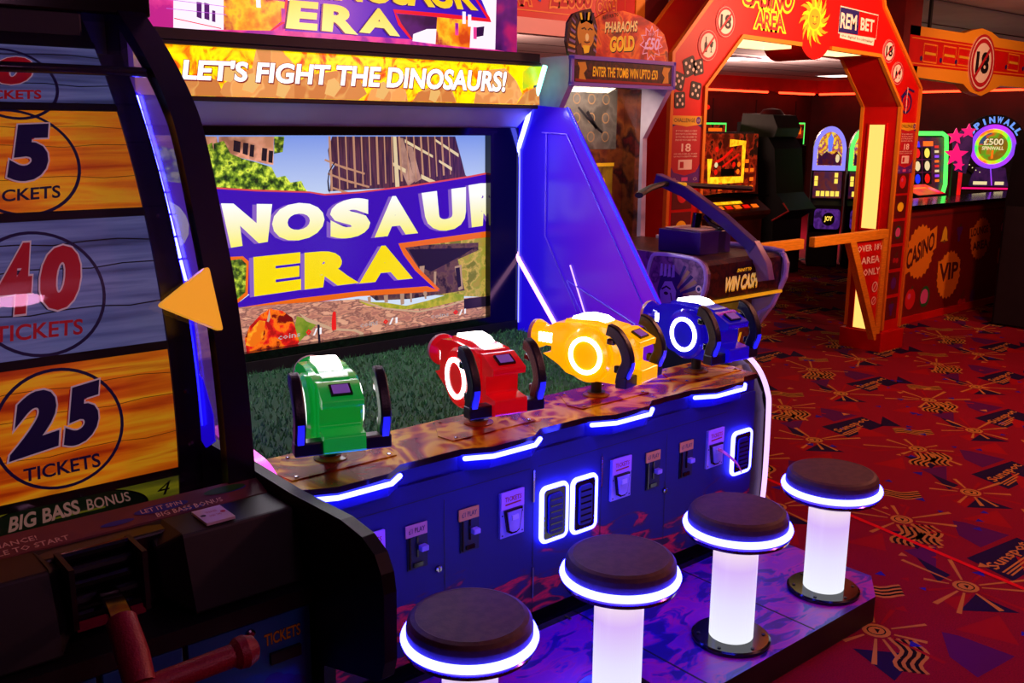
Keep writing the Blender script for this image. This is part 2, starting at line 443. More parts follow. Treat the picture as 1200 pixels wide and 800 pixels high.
# ------------------------------------------------------------------ the room
RX0, RX1, RY0, RY1, RZ = -2.6, 19.0, -3.2, 12.4, 2.62
m = MB(); S = TOP(0)
m.box((RX0-.2, RY0-.2, -.1), (RX1+.2, RY1+.2, 0), 'carpet_red')
rc = random.Random(3)
def carpet_tile(ox, oy):
    def F(pts, mt, h): m.flat(S, [(ox+a, oy+b) for a, b in pts], mt, h)
    F([(.35,-.11),(.51,-.09),(.49,-.25)], 'carpet_navy', .0006)
    F([(.64,.20),(.50,.04),(.59,.04)], 'carpet_navy', .0006)
    F([(-.16,-.01),(-.07,-.12),(-.10,-.17),(-.23,-.19)], 'carpet_navy', .0006)
    F([(.72,-.13),(.78,.07),(1.13,.03),(1.07,-.14)], 'carpet_navy', .0006)
    F([(.22,.33),(.40,.42),(.30,.25)], 'carpet_navy', .0006)
    F([(-.02,-.34),(.03,-.23),(.16,-.14),(.18,-.19),(.19,-.36)], 'carpet_purple', .0005)
    F([(.60,.10),(.66,.26),(.80,.20)], 'carpet_purple', .0005)
    F([(.34,-.11),(.38,-.03),(.51,-.08)], 'carpet_scarlet', .0007)
    F([(.21,-.16),(.42,-.21),(.27,-.34)], 'carpet_scarlet', .0007)
    F([(-.05,.30),(.12,.42),(.08,.20)], 'carpet_scarlet', .0007)
    F([(.55,.45),(.75,.40),(.60,.30)], 'carpet_scarlet', .0007)
    for sx, sy in ((0, 0), (.54, -.04)):
        a = rc.random()*40
        for k in range(11):
            t = R_(a+k*32.7+rc.uniform(-9, 9)); r0 = .055; r1 = rc.uniform(.13, .27); w = rc.uniform(.010, .017)
            d = Vector((math.cos(t), math.sin(t))); q = Vector((-d.y, d.x))
            c0 = Vector((sx, sy))+d*r0; c1 = Vector((sx, sy))+d*r1
            F([tuple(c0-q*.004), tuple(c1-q*w*.6), tuple(c1+q*w*.6), tuple(c0+q*.004)], 'carpet_tan' if k % 4 else 'carpet_scarlet', .0010+.00005*k)
        F([(sx+.045*math.cos(k*.449), sy+.045*math.sin(k*.449)) for k in range(14)], 'carpet_tan', .0016)
        m.ring(S, ox+sx, oy+sy, .026, .031, 'carpet_black', .0019, 12)
        F([(sx-.012, sy-.012), (sx+.015, sy-.004), (sx+.006, sy+.012)], 'carpet_black', .0019)
    for (wx, wy, wa) in ((.26, .16, -50), (-.06, -.15, 35), (.80, .32, 20)):
        ca, sa = math.cos(R_(wa)), math.sin(R_(wa))
        for k in range(7):
            pts = []
            for i in range(9):
                t = i/8*.20-.10; w = .016*math.sin(i/8*2*math.pi*1.2)+(k-3)*.0125
                pts.append((ox+wx+t*ca-w*sa, oy+wy+t*sa+w*ca))
            m.line(S, pts, .0125, 'carpet_tan' if k % 2 == 0 else 'carpet_black', .0012)
    for k in range(16):
        tx, ty = rc.uniform(-.1, .9), rc.uniform(-.35, .45); s_ = rc.uniform(.015, .03); a = rc.random()*6
        F([(tx+s_*math.cos(a+q*2.1), ty+s_*math.sin(a+q*2.1)) for q in range(3)], rc.choice(['carpet_tan', 'carpet_scarlet', 'carpet_blue', 'carpet_blue']), .0014)
    m.text(S, 'Sunspot', [(ox+.76, oy-.07), (ox+1.10, oy-.05), (ox+1.10, oy+.015), (ox+.77, oy+.0)], 'carpet_tan', .0015, bold=.02, res=1)
    for k in range(3): m.line(S, [(ox+.76, oy-.075-k*.016), (ox+.97-.05*k, oy-.07-k*.016)], .008, 'carpet_tan', .0015)
for i in range(-3, 10):
    for j in range(-9, 9):
        ox = 2.78+.94*i+.11*j; oy = 1.43+.42*i+.88*j
        if 2.0 < ox < 10.5 and -1.0 < oy < 7.5 and ox > oy*.72 and oy > (ox-3)*.02-1.0: carpet_tile(ox, oy)
m.flat(S, [(3.70, 2.95), (3.672, 2.484), (3.576, 1.988), (3.452, 1.243), (3.30, .3), (3.325, .3), (3.474, 1.243), (3.60, 1.988), (3.694, 2.484), (3.722, 2.95)], 'carpet_line', .0021)
fl = m.build('floor', kind='structure'); fl['label'] = 'red patterned carpet with tan sunbursts and waves'
m = MB(); m.box((RX0, RY0, RZ), (RX1, RY1, RZ+.1), 'ceiling_tile')
for k in range(18): m.box((RX0, RY0+.9*k, RZ-.004), (RX1, RY0+.9*k+.02, RZ), 'wall_dark')
m.build('ceiling', kind='structure')
m = MB(); m.box((RX0-.1, RY1, 0), (RX1+.1, RY1+.1, RZ), 'wall_red')
for k in range(16): m.box((RX0+1.4*k, RY1-.01, 0), (RX0+1.4*k+.03, RY1, 2.2), 'wall_dark')
m.build('wall_back', kind='structure')
MB().box((RX1, RY0-.1, 0), (RX1+.1, RY1, RZ), 'wall_red').build('wall_right', kind='structure')
MB().box((RX0-.1, RY0-.1, 0), (RX0, RY1, RZ), 'wall_dark').build('wall_left', kind='structure')
MB().box((RX0, RY0-.1, 0), (RX1, RY0, RZ), 'wall_dark').build('wall_front', kind='structure')
# soffits that carry the red neon
MB().box((RX0, RY1-.35, 2.36), (RX1-.35, RY1, RZ), 'red_laminate').build('trim_1', kind='structure')
MB().box((RX1-.35, RY0, 2.36), (RX1, RY1, RZ), 'red_laminate').build('trim_2', kind='structure')

# ------------------------------------------------------------------ stools on their platform
m = MB()
pl = [(1.0, 1.47), (2.83, 1.47), (2.96, 1.56), (2.96, 2.044), (1.0, 2.044)]
m.prism(pl, 'z', 0.0, .078, 'black_satin'); m.prism(pl, 'z', .078, .09, 'black_satin', cap='platform_print')
for x0 in (1.46, 1.985, 2.48):
    m.box((x0, 1.475, .0895), (x0+.006, 2.012, .0908), 'black_satin')
m.box((1.01, 2.012, .09), (2.95, 2.028, .11), 'black_gloss')
for x in (1.6, 1.94, 2.3, 2.66, 2.9): m.cyl((x, 2.004, .088), (x, 2.004, .094), .006, 'chrome', 8)
tag(m.build('stool_platform'), 'low purple printed platform along the front of the dinosaur machine', 'platform')

def make_stool():
    st = thing('arcade_stool', '', 'stool', (0, 0, 0), local=True)
    m = MB(); m.lathe([(.118, 0), (.118, .010), (.112, .014), (.0, .0145)], (0, 0, 0), 'black_gloss', 48)
    bp = m.build('base_plate', st, bevel=0)
    for k in range(6):
        MB().lathe([(.0055, 0), (.0055, .0025), (0, .003)], (.098*math.cos(k*1.047+.3), .098*math.sin(k*1.047+.3), .0140), 'black_satin', 10).build('bolt', bp)
    MB().lathe([(.066, .0146), (.066, .335)], (0, 0, 0), 'column_light', 48).build('lit_column', st)
    MB().lathe([(.05, .328), (.135, .333), (.152, .342), (.156, .352), (.150, .358), (0, .358)], (0, 0, 0), 'purple_chrome', 56).build('seat_tray', st)
    pr = [(.150, .358), (.158, .361), (.1605, .368), (.158, .375), (.150, .378)]
    MB().lathe(pr, (0, 0, 0), 'led_blue', 64).build('light_ring', st, label='glowing white and blue ring')
    cp = [(0, .36), (.143, .36), (.147, .372), (.147, .395), (.144, .408), (.137, .417), (.126, .421), (.124, .4205), (0, .4215)]
    MB().lathe(cp, (0, 0, 0), 'seat_vinyl', 56).build('seat_cushion', st)
    return st
mat('seat_vinyl', '#553632', .58, col2='#4a2e2e', scale=40, bump=.12, bscale=260, spec=.25)
stools = [(1.24, 'lit round stool nearest the camera, half cut off by the bottom edge'),
          (1.74, 'lit round stool below the paired glowing frames, second from the left'),
          (2.24, 'lit round stool with full glowing column, third from the left'),
          (2.74, 'lit round stool farthest right, at the corner of the platform')]
st0 = make_stool()
for i, (x, lb) in enumerate(stools):
    o = st0 if i == 0 else copy_tree(st0)
    o.location = (x, 1.61, .0903); o['label'] = lb; o['group'] = 'round arcade stools with glowing columns'

# ------------------------------------------------------------------ the dinosaur shooting machine
D = thing('arcade_cabinet', 'four-player dinosaur shooting arcade machine with big screen and glowing side wings', 'arcade machine', (1.99, 2.8, 0))
m = MB()
m.box((1.03, 3.56, .09), (2.96, 3.95, 1.88), 'black_satin'); m.box((1.03, 2.13, .005), (2.96, 3.56, .60), 'black_satin')
m.box((1.10, 3.52, 1.90), (2.98, 3.90, 2.48), 'black_satin')
m.build('cabinet_body', D)
# front panel
m = MB(); S = FRONT(2.03)
m.box((1.03, 2.03, .15), (2.884, 2.11, .668), 'panel_flames'); m.box((1.03, 2.10, .09), (2.965, 2.13, .16), 'black_satin')
for x in (1.474, 1.803, 2.40, 2.09): m.line(S, [(x, .15), (x, .60)], .003, 'black_ink', .0012)
for a, b in ((1.06, 1.79), (1.82, 2.72)):
    m.line(S, [(a, .618), (b, .618)], .003, 'black_ink', .0012)
for x, z in ((1.803, .56), (1.803, .25), (2.09, .54)): m.box((x-.003, 2.026, z-.05), (x+.003, 2.03, z+.05), 'chrome')
m.build('front_panel', D)
def coin_slot(x, ink):
    m = MB(); m.box((x-.030, 2.026, .425), (x+.036, 2.031, .535), 'black_satin')
    c = m.build('coin_slot', D)
    m = MB(); m.box((x-.036, 2.0235, .522), (x+.034, 2.027, .556), ink)
    m.text(FRONT(2.0235), '£1 PLAY', [(x-.027, .532), (x+.026, .532), (x+.026, .547), (x-.027, .547)], 'black_ink', .001, bold=.01, res=1)
    m.build('price_label', c)
    m = MB(); m.box((x-.026, 2.022, .43), (x-.021, 2.026, .52), 'black_gloss'); m.box((x-.001, 2.022, .46), (x+.004, 2.026, .52), 'black_gloss')
    m.box((x-.012, 2.021, .432), (x+.018, 2.026, .444), 'black_gloss'); m.build('coin_guide', c)
    MB().box((x+.004, 2.006, .478), (x+.028, 2.026, .494), 'lilac_plate').build('reject_button', c, bevel=.003)
for x, ink in ((1.379, 'peach_label'), (1.558, 'amber_label'), (2.33, 'amber_label'), (2.50, 'amber_label')):
    if 'peach_label' not in MATS: mat('peach_label', '#e09a8c', .5); mat('amber_label', '#eeb038', .5)
    coin_slot(x, ink)
for x in (1.451, 2.397):
    MB().lathe([(.010, 0), (.010, .008), (.007, .010), (0, .010)], (x, 2.03, .402), 'chrome', 18, Matrix.Rotation(R_(90), 4, 'X')).box((x-.0012, 2.0185, .396), (x+.0012, 2.0202, .408), 'black_ink').build('panel_lock', D)
def ticket_slot(x, strip=False):
    S = FRONT(2.022)
    m = MB(); m.box((x-.045, 2.022, .43), (x+.045, 2.031, .568), 'lilac_plate')
    for dx in (-.038, .038):
        for z in (.438, .50): m.disc(S, x+dx, z, .003, 'black_ink', .001, 8)
    p = m.build('ticket_dispenser', D)
    m = MB(); m.box((x-.043, 2.019, .518), (x+.043, 2.0225, .570), 'pink_label')
    S2 = FRONT(2.019)
    m.text(S2, 'TICKETS', [(x-.032, .541), (x+.032, .541), (x+.032, .556), (x-.032, .556)], 'red_ink', .001, bold=.02, res=1)
    m.line(S2, [(x-.03, .532), (x+.03, .534)], .005, 'red_ink', .001)
    m.build('ticket_label', p)
    m = MB(); out = [(x-.034, .516), (x+.034, .516), (x+.022, .447), (x+.010, .440), (x-.010, .440), (x-.022, .447)]
    inn = [(x+(a-x)*.80, .482+(b-.482)*.84) for a, b in out]
    m.prism(out, 'y', 2.014, 2.022, 'black_gloss'); m.prism(inn, 'y', 2.010, 2.014, 'lilac_plate')
    m.box((x-.012, 2.006, .485), (x+.012, 2.010, .50), 'white_plastic')
    m.build('slot_mouth', p)
    if strip:
        pts = smooth_path([(x-.004, 2.008, .50), (x+.006, 1.985, .49), (x+.035, 1.955, .455), (x+.055, 1.945, .420)], 5)
        m = MB(); m.sweep(pts, .026, .0015, 'ticket_paper', (.75, .6, .1)); m.build('ticket_strip', p, label='pink paper ticket hanging out')
mat('pink_label', '#b87ad8', .5, emit='#b060e0', es=.12); mat('ticket_paper', '#c04a70', .6, col2='#a83a5c', scale=60)
for x, st in ((1.232, 0), (1.715, 0), (2.175, 0), (2.655, 1)): ticket_slot(x, st)
for x0, x1, z0, z1 in ((1.822, 1.940, .366, .553), (1.950, 2.066, .360, .550), (2.748, 2.868, .366, .538)):
    m = MB(); pts = rrect(x0+.008, x1-.008, z0+.008, z1-.008, .018)
    m.tube([(a, 2.022, b) for a, b in pts], .0076, 'led_blue', 8, closed=True)
    fr = m.build('speaker_frame', D, label='glowing rounded rectangular frame')
    m = MB(); m.prism(rrect(x0+.012, x1-.012, z0+.012, z1-.012, .016), 'y', 2.018, 2.031, 'black_gloss')
    m.prism(rrect(x0+.030, x1-.030, z0+.030, z1-.030, .012), 'y', 2.012, 2.018, 'navy_panel')
    for k in range(6): m.box((x0+.036, 2.010, z0+.04+k*(z1-z0-.09)/5), (x1-.036, 2.012, z0+.045+k*(z1-z0-.09)/5), 'black_gloss')
    m.build('speaker_grille', fr)
# counter
CX = [1.185, 1.677, 2.168, 2.660]
front = [(1.03, 2.026)]
for c in CX: front += [(c-.15, 2.026), (c-.065, 1.988), (c+.09, 1.988), (c+.145, 2.026)]
front += [(2.884, 2.026)]
m = MB(); m.prism(front+[(2.884, 2.285), (1.03, 2.285)], 'z', .716, .735, 'black_gloss', cap='counter_fire')
GX = [1.212, 1.713, 2.220, 2.722]
for x in GX:
    m.prism([(x-.16, 2.09), (x+.15, 2.09), (x+.17, 2.15), (x+.10, 2.265), (x-.10, 2.265), (x-.17, 2.15)], 'z', .735, .7385, 'counter_fire')
    for dx, dy in ((-.14, 2.105), (.135, 2.105), (.09, 2.25), (-.09, 2.25)): m.lathe([(.006, 0), (.006, .003), (0, .004)], (x+dx, dy, .7385), 'chrome', 8)
m.build('counter_top', D)
m = MB(); m.prism([(a, b+.012) for a, b in front]+[(2.884, 2.12), (1.03, 2.12)], 'z', .668, .716, 'navy_panel'); m.build('counter_fascia', D)
for c in CX:
    m = MB(); pts = [(c-.140, 2.016, .7085), (c-.066, 1.982, .7085), (c+.090, 1.982, .7085), (c+.138, 2.016, .7085)]
    m.tube(pts, .0072, 'led_blue', 8)
    for p in (pts[0], pts[-1]): m.lathe([(0, -.0072), (.005, -.005), (.0072, 0), (.005, .005), (0, .0072)], p, 'led_blue', 8)
    m.build('counter_light', D)
# turf between counter and screen
m = MB(); m.box((1.06, 2.285, .60), (2.955, 3.47, .652), 'turf_base')
rg = random.Random(5)
for k in range(9000):
    x = rg.uniform(1.06, 2.95); y = rg.uniform(2.29, 3.46); a = rg.random()*6.3; h = rg.uniform(.012, .022); w = .004
    c_, s_ = math.cos(a)*w, math.sin(a)*w; lx, ly = rg.uniform(-.01, .01), rg.uniform(-.01, .01)
    m.add([(x-c_, y-s_, .651), (x+c_, y+s_, .651), (x+lx, y+ly, .652+h)], [(0, 1, 2)], 'turf_blade')
m.build('artificial_turf', D, kind='stuff')
# screen
m = MB()
for a, b in (((1.05, 3.46, .652), (2.955, 3.52, .735)), ((1.05, 3.46, 1.566), (2.955, 3.52, 1.60)), ((1.05, 3.46, .735), (1.19, 3.52, 1.566)), ((2.790, 3.46, .735), (2.955, 3.52, 1.566))):
    m.box(a, b, 'black_gloss')
m.box((1.05, 3.455, .652), (2.955, 3.462, .70), 'black_satin')
m.build('screen_bezel', D)
exec_art = True
A_screen={'bldl':[(1.526,1.561),(1.749,1.561),(1.741,1.454),(1.712,1.458),(1.569,1.492),(1.523,1.514)],'winl':[(1.585,1.548),(1.612,1.542),(1.607,1.501),(1.580,1.508)],'winl2':[(1.622,1.539),(1.643,1.536),(1.637,1.491),(1.617,1.498)],'winl3':[(1.650,1.532),(1.667,1.529),(1.661,1.484),(1.644,1.488)],'winl4':[(1.698,1.519),(1.719,1.516),(1.713,1.468),(1.692,1.471)],'winl5':[(1.725,1.509),(1.743,1.506),(1.737,1.461),(1.720,1.464)],'frond':[(1.749,1.561),(1.793,1.561),(1.783,1.502),(1.746,1.496)],'tree':[(1.493,1.355),(1.505,1.536),(1.545,1.545),(1.569,1.498),(1.616,1.479),(1.670,1.465),(1.733,1.445),(1.752,1.405),(1.789,1.411),(1.810,1.384),(1.858,1.389),(1.869,1.365),(1.887,1.341)],'bldr':[(1.983,1.344),(1.994,1.426),(2.010,1.446),(1.987,1.460),(1.981,1.507),(2.003,1.561),(2.619,1.561),(2.651,1.468),(2.675,1.392),(2.694,1.376),(2.374,1.349)],'edge':[(2.292,1.561),(2.309,1.561),(2.321,1.347),(2.300,1.344)],'bar1':[(2.352,1.550),(2.497,1.481),(2.497,1.470),(2.352,1.536)],'bar2':[(2.507,1.553),(2.637,1.486),(2.637,1.471),(2.507,1.543)],'bar3':[(2.289,1.455),(2.354,1.425),(2.353,1.407),(2.289,1.441)],'bar4':[(2.529,1.462),(2.599,1.427),(2.599,1.412),(2.529,1.451)],'bar5':[(2.433,1.401),(2.519,1.366),(2.514,1.351),(2.433,1.383)],'panel':[(2.317,1.557),(2.343,1.554),(2.401,1.373),(2.365,1.352),(2.332,1.418)],'panel2':[(2.360,1.525),(2.391,1.518),(2.433,1.380),(2.401,1.366)],'street':[(1.983,1.337),(1.975,1.348),(1.973,1.385),(1.982,1.426),(2.007,1.460),(2.011,1.456),(1.986,1.423),(1.979,1.385),(1.983,1.348)],'olive':[(2.460,1.099),(2.823,1.114),(2.824,.820),(2.457,.870)],'ruin':[(2.325,1.098),(2.748,1.083),(2.748,1.048),(2.629,1.014),(2.668,.868),(2.365,.861),(2.189,.873),(2.147,.907)],'ruind':[(2.360,1.080),(2.728,1.061),(2.600,1.012),(2.481,.972),(2.413,1.001)],'col1':[(2.417,1.001),(2.445,1.002),(2.440,.961),(2.457,.870),(2.438,.869),(2.421,.951)],'col2':[(2.495,.971),(2.509,.970),(2.504,.893),(2.494,.894)],'col3':[(2.610,.984),(2.649,.989),(2.658,.877),(2.633,.872)],'dwin':[(2.614,.976),(2.639,.978),(2.648,.890),(2.628,.884)],'pil1':[(2.147,.892),(2.164,.894),(2.163,.868),(2.150,.869)],'pil2':[(2.228,.891),(2.250,.892),(2.249,.858),(2.232,.860)],'pil3':[(2.312,.893),(2.334,.895),(2.333,.842),(2.315,.840)],'pil4':[(2.365,.888),(2.374,.891),(2.374,.845),(2.365,.846)],'pil5':[(2.438,.888),(2.452,.886),(2.452,.852),(2.443,.853)],'grass':[(2.104,.878),(2.232,.860),(2.342,.833),(2.456,.843),(2.599,.864),(2.663,.849),(2.662,.825),(2.456,.809),(2.319,.820),(2.146,.855)],'road':[(1.577,.742),(1.578,.871),(1.806,.904),(2.105,.889),(2.319,.820),(2.503,.819),(2.672,.832),(2.824,.828),(2.825,.709)],'green':[(1.802,.809),(1.812,.850),(1.907,.810),(1.818,.743),(1.780,.734)],'kerb':[(1.820,.863),(1.861,.837),(1.978,.780),(2.092,.758),(2.125,.739),(2.099,.712),(2.082,.718),(2.104,.738),(2.075,.753),(1.969,.770),(1.853,.824)],'kerb2':[(2.104,.882),(2.231,.830),(2.409,.795),(2.574,.803),(2.672,.820),(2.672,.828),(2.574,.811),(2.409,.802),(2.231,.838),(2.105,.889)],'wall':[(2.662,.829),(2.824,.828),(2.824,.779),(2.662,.781)],'dino':[(1.588,.734),(1.584,.789),(1.607,.834),(1.657,.876),(1.697,.892),(1.749,.879),(1.792,.846),(1.818,.743),(1.794,.718)],'dinoface':[(1.586,.761),(1.599,.808),(1.648,.853),(1.680,.845),(1.682,.797),(1.655,.773),(1.617,.750)],'dinocrest':[(1.687,.893),(1.705,.894),(1.679,.814),(1.713,.758),(1.686,.733),(1.654,.766)],'horn':[(1.680,.845),(1.694,.895),(1.696,.857),(1.688,.841)],'hyd':[(1.969,.777),(1.971,.817),(1.976,.845),(1.984,.851),(1.992,.843),(1.991,.814),(1.991,.771),(1.973,.769)],'post':[(1.903,.804),(1.914,.802),(1.915,.730),(1.904,.731)],'ban':[(1.489,1.292),(1.494,1.371),(1.664,1.355),(1.890,1.341),(1.959,1.328),(2.119,1.332),(2.374,1.349),(2.694,1.380),(2.823,1.396),(2.823,1.114),(2.312,1.110),(2.329,1.068),(2.394,.987),(2.527,.879),(2.105,.900),(1.572,.892),(1.528,.914),(1.529,.944),(1.574,.936),(1.614,.959),(1.615,1.089),(1.539,1.112)],'bant':[(1.495,1.377),(1.665,1.362),(1.891,1.347),(1.959,1.335),(2.119,1.339),(2.374,1.356),(2.694,1.388),(2.822,1.404),(2.823,1.396),(2.694,1.380),(2.374,1.349),(2.119,1.332),(1.959,1.328),(1.890,1.341),(1.664,1.355),(1.494,1.371)],'oran1':[(1.540,.889),(1.573,.913),(1.826,.922),(2.106,.922),(2.457,.909),(2.527,.879),(2.105,.900),(1.825,.898),(1.572,.889)],'oran2':[(2.308,1.110),(2.823,1.134),(2.823,1.106),(2.342,1.089),(2.377,1.042),(2.413,.993),(2.527,.887),(2.508,.885),(2.394,.984),(2.333,1.060)],'oran3':[(1.519,1.113),(1.595,1.111),(1.618,1.089),(1.607,.959),(1.567,.933),(1.514,.919),(1.516,.952),(1.564,.947),(1.597,.970),(1.607,1.080),(1.587,1.101),(1.518,1.097)],'leaf':[(1.518,1.097),(1.587,1.101),(1.607,1.080),(1.597,.970),(1.564,.947),(1.509,.946)],'T_N':[(1.548,1.147),(1.700,1.159),(1.726,1.304),(1.518,1.316)],'T_O':[(1.718,1.151),(1.948,1.160),(1.958,1.304),(1.726,1.304)],'T_S':[(1.975,1.144),(2.167,1.156),(2.172,1.320),(1.981,1.300)],'T_A':[(2.188,1.144),(2.411,1.148),(2.338,1.313),(2.243,1.314)],'T_U':[(2.461,1.148),(2.674,1.151),(2.675,1.339),(2.432,1.321)],'T_R':[(2.708,1.156),(2.900,1.165),(2.899,1.367),(2.689,1.346)],'T_E2':[(1.632,.950),(1.835,.956),(1.842,1.108),(1.637,1.104)],'T_R2':[(1.851,.955),(2.107,.958),(2.083,1.104),(1.857,1.104)],'T_A2':[(2.107,.955),(2.380,.951),(2.286,1.104),(2.178,1.108)],'T_c1':[(1.724,.763),(1.823,.764),(1.824,.785),(1.725,.784)],'T_01':[(1.848,.764),(1.874,.764),(1.875,.791),(1.849,.791)],'T_s1':[(1.881,.760),(1.921,.762),(1.922,.790),(1.882,.788)],'T_c2':[(2.105,.764),(2.195,.767),(2.195,.790),(2.106,.786)],'T_02':[(2.221,.764),(2.247,.764),(2.247,.787),(2.221,.786)],'T_s2':[(2.251,.760),(2.295,.762),(2.296,.789),(2.252,.787)],'T_c3':[(2.474,.760),(2.574,.759),(2.574,.779),(2.474,.779)],'T_03':[(2.598,.761),(2.628,.761),(2.628,.785),(2.598,.784)],'T_s3':[(2.632,.756),(2.672,.760),(2.672,.784),(2.633,.780)]}
A_banner={'f1':[(1.274,1.867),(1.483,1.868),(1.465,1.824),(1.401,1.781),(1.368,1.749),(1.332,1.739),(1.298,1.802)],'r0':[(1.157,1.815),(1.270,1.815),(1.352,1.734),(1.365,1.701),(1.148,1.700)],'r1':[(1.329,1.700),(1.341,1.748),(1.400,1.770),(1.461,1.755),(1.482,1.701)],'r2':[(1.467,1.715),(1.482,1.744),(1.541,1.781),(1.591,1.801),(1.611,1.884),(1.711,1.880),(1.759,1.823),(1.780,1.748),(1.754,1.698),(1.479,1.698)],'r3':[(1.754,1.698),(1.756,1.747),(1.810,1.786),(1.955,1.810),(2.030,1.788),(2.066,1.725),(2.027,1.698)],'r4':[(2.065,1.696),(2.086,1.742),(2.165,1.767),(2.246,1.746),(2.257,1.697)],'r5':[(2.278,1.697),(2.308,1.738),(2.401,1.775),(2.479,1.750),(2.501,1.702)],'r6':[(2.592,1.697),(2.615,1.792),(2.670,1.840),(2.765,1.851),(2.828,1.800),(2.863,1.746),(2.829,1.702)],'r7':[(2.829,1.698),(2.878,1.754),(2.963,1.786),(2.965,1.701)],'g1':[(2.863,1.765),(2.862,1.841),(2.901,1.864),(2.982,1.868),(2.963,1.793)],'T':[(1.333,1.753),(2.765,1.751),(2.774,1.841),(1.340,1.821)]}
A_marquee={'b0':[(1.224,1.924),(1.238,2.100),(1.395,2.116),(1.382,1.932)],'b1':[(1.382,1.932),(1.395,2.116),(1.580,2.134),(1.569,1.942)],'b2':[(1.569,1.942),(1.580,2.134),(1.776,2.154),(1.771,2.062),(1.820,2.060),(1.806,1.992),(1.752,1.951)],'bl1':[(1.387,1.970),(1.559,1.947),(1.559,1.944),(1.387,1.967)],'w1':[(1.472,2.031),(1.491,2.030),(1.487,1.974),(1.469,1.979)],'w2':[(1.500,2.031),(1.519,2.027),(1.516,1.971),(1.497,1.975)],'w3':[(1.528,2.007),(1.540,2.005),(1.538,1.966),(1.525,1.968)],'p1':[(1.815,1.955),(1.835,2.068),(1.839,2.160),(2.796,2.256),(2.787,2.170),(2.820,2.115),(2.821,2.068),(2.316,2.068),(2.344,2.017),(2.399,1.959),(2.219,1.958)],'red1':[(1.772,2.075),(1.821,2.067),(1.806,1.988),(1.752,1.951),(1.762,1.952),(1.817,1.986),(1.831,2.074),(1.779,2.084)],'red2':[(2.304,2.071),(2.563,2.074),(2.806,2.071),(2.821,2.057),(2.563,2.057),(2.316,2.058),(2.344,2.017),(2.399,1.959),(2.386,1.958),(2.327,2.012)],'red3':[(2.730,2.158),(2.811,2.078),(2.821,2.057),(2.796,2.070),(2.720,2.157)],'n1':[(2.324,2.056),(2.527,2.057),(2.526,1.953),(2.394,1.956),(2.353,2.004)],'n2':[(2.366,2.052),(2.518,2.057),(2.509,2.021),(2.438,1.996),(2.378,2.002)],'n3':[(2.403,1.980),(2.473,2.005),(2.527,2.009),(2.526,1.946),(2.399,1.952)],'f1':[(2.527,2.057),(2.710,2.057),(2.701,1.942),(2.517,1.946)],'w5':[(2.710,2.057),(2.821,2.057),(2.748,2.180),(2.854,2.190),(2.845,1.942),(2.701,1.942)],'w6':[(2.739,2.030),(2.782,2.037),(2.777,1.997),(2.729,1.987)],'d1':[(2.854,2.261),(3.013,2.277),(2.971,1.931),(2.845,1.942)],'T_E':[(1.816,1.964),(1.950,1.964),(1.962,2.069),(1.838,2.068)],'T_R':[(1.969,1.965),(2.134,1.960),(2.142,2.065),(1.981,2.067)],'T_A':[(2.139,1.970),(2.335,1.966),(2.262,2.068),(2.206,2.070)],'T_2':[(1.860,2.079),(2.748,2.099),(2.683,2.216),(1.865,2.187)]}
# screen picture
m = MB(); S = FRONT(3.500)
m.box((1.185, 3.5005, .73), (2.795, 3.515, 1.57), 's_sky')
A = A_screen
A['road'][0] = (1.19, .735); A['road'][1] = (1.19, .93)
m.flat(S, [(1.19, 1.568), (1.52, 1.561)]+[(1.523, 1.514), (1.40, 1.45), (1.19, 1.47)], 's_wall', .0005)
m.flat(S, [(1.19, 1.355), (1.19, 1.50), (1.30, 1.53), (1.42, 1.50), (1.50, 1.54), (1.52, 1.36)], 's_tree', .0016)
lay = [('bldl', 's_wall'), ('winl', 's_win'), ('winl2', 's_win'), ('winl3', 's_win'), ('winl4', 's_win'), ('winl5', 's_win'), ('frond', 's_tree'), ('tree', 's_tree'),
       ('bldr', 's_tower'), ('panel', 's_panel'), ('panel2', 's_panel'), ('edge', 's_ledge'), ('bar1', 's_ledge'), ('bar2', 's_ledge'), ('bar3', 's_ledge'), ('bar4', 's_ledge'), ('bar5', 's_ledge'), ('street', 's_dark'),
       ('olive', 's_olive'), ('ruin', 's_ruin'), ('ruind', 's_dark'), ('col1', 's_col'), ('col2', 's_col'), ('col3', 's_col'), ('dwin', 's_dark'), ('pil1', 's_col'), ('pil2', 's_col'), ('pil3', 's_col'), ('pil4', 's_col'), ('pil5', 's_col'),
       ('road', 's_road'), ('grass', 's_grass'), ('green', 's_green'), ('kerb', 's_kerb'), ('kerb2', 's_kerb'), ('wall', 's_dark'), ('post', 's_dark'), ('hyd', 's_red'),
       ('dino', 's_dino'), ('dinoface', 's_dino2'), ('dinocrest', 's_dino'), ('horn', 's_kerb')]
h = .0010
for k, mt in lay:
    h += .00012; m.flat(S, A[k], mt, h)
x0, x1 = 1.99, 2.62                                    # mullions of the ruined tower
for i in range(17):
    a = x0+.037*i; top = 1.562; bot = 1.345+.0032*i
    m.line(S, [(a, top), (a+.010*(1 if i > 8 else .3), bot)], .006 if i % 3 else .010, 's_mull', .0028)
for i in range(7):
    m.line(S, [(1.965+.012*i, 1.47-.055*i % .2), (2.07+.02*i, 1.43-.055*i % .2)], .008, 's_mull', .0028)
A['ban'][0] = (1.195, 1.32); A['ban'][1] = (1.195, 1.42); A['ban'][-1] = (1.195, 1.17); A['ban'][-2] = (1.195, 1.165)
m.flat(S, [(1.20, 1.17), (1.49, 1.19), (1.56, 1.17), (1.555, 1.06), (1.20, 1.0)], 's_purple', .0040)
m.flat(S, A['ban'], 's_purple', .0042)
for k, mt in (('bant', 's_redline'), ('oran1', 's_orange'), ('oran2', 's_orange'), ('oran3', 's_orange'), ('leaf', 's_tree')):
    h = h+.0001; m.flat(S, A[k], mt, .0046+.0001*(k == 'leaf'))
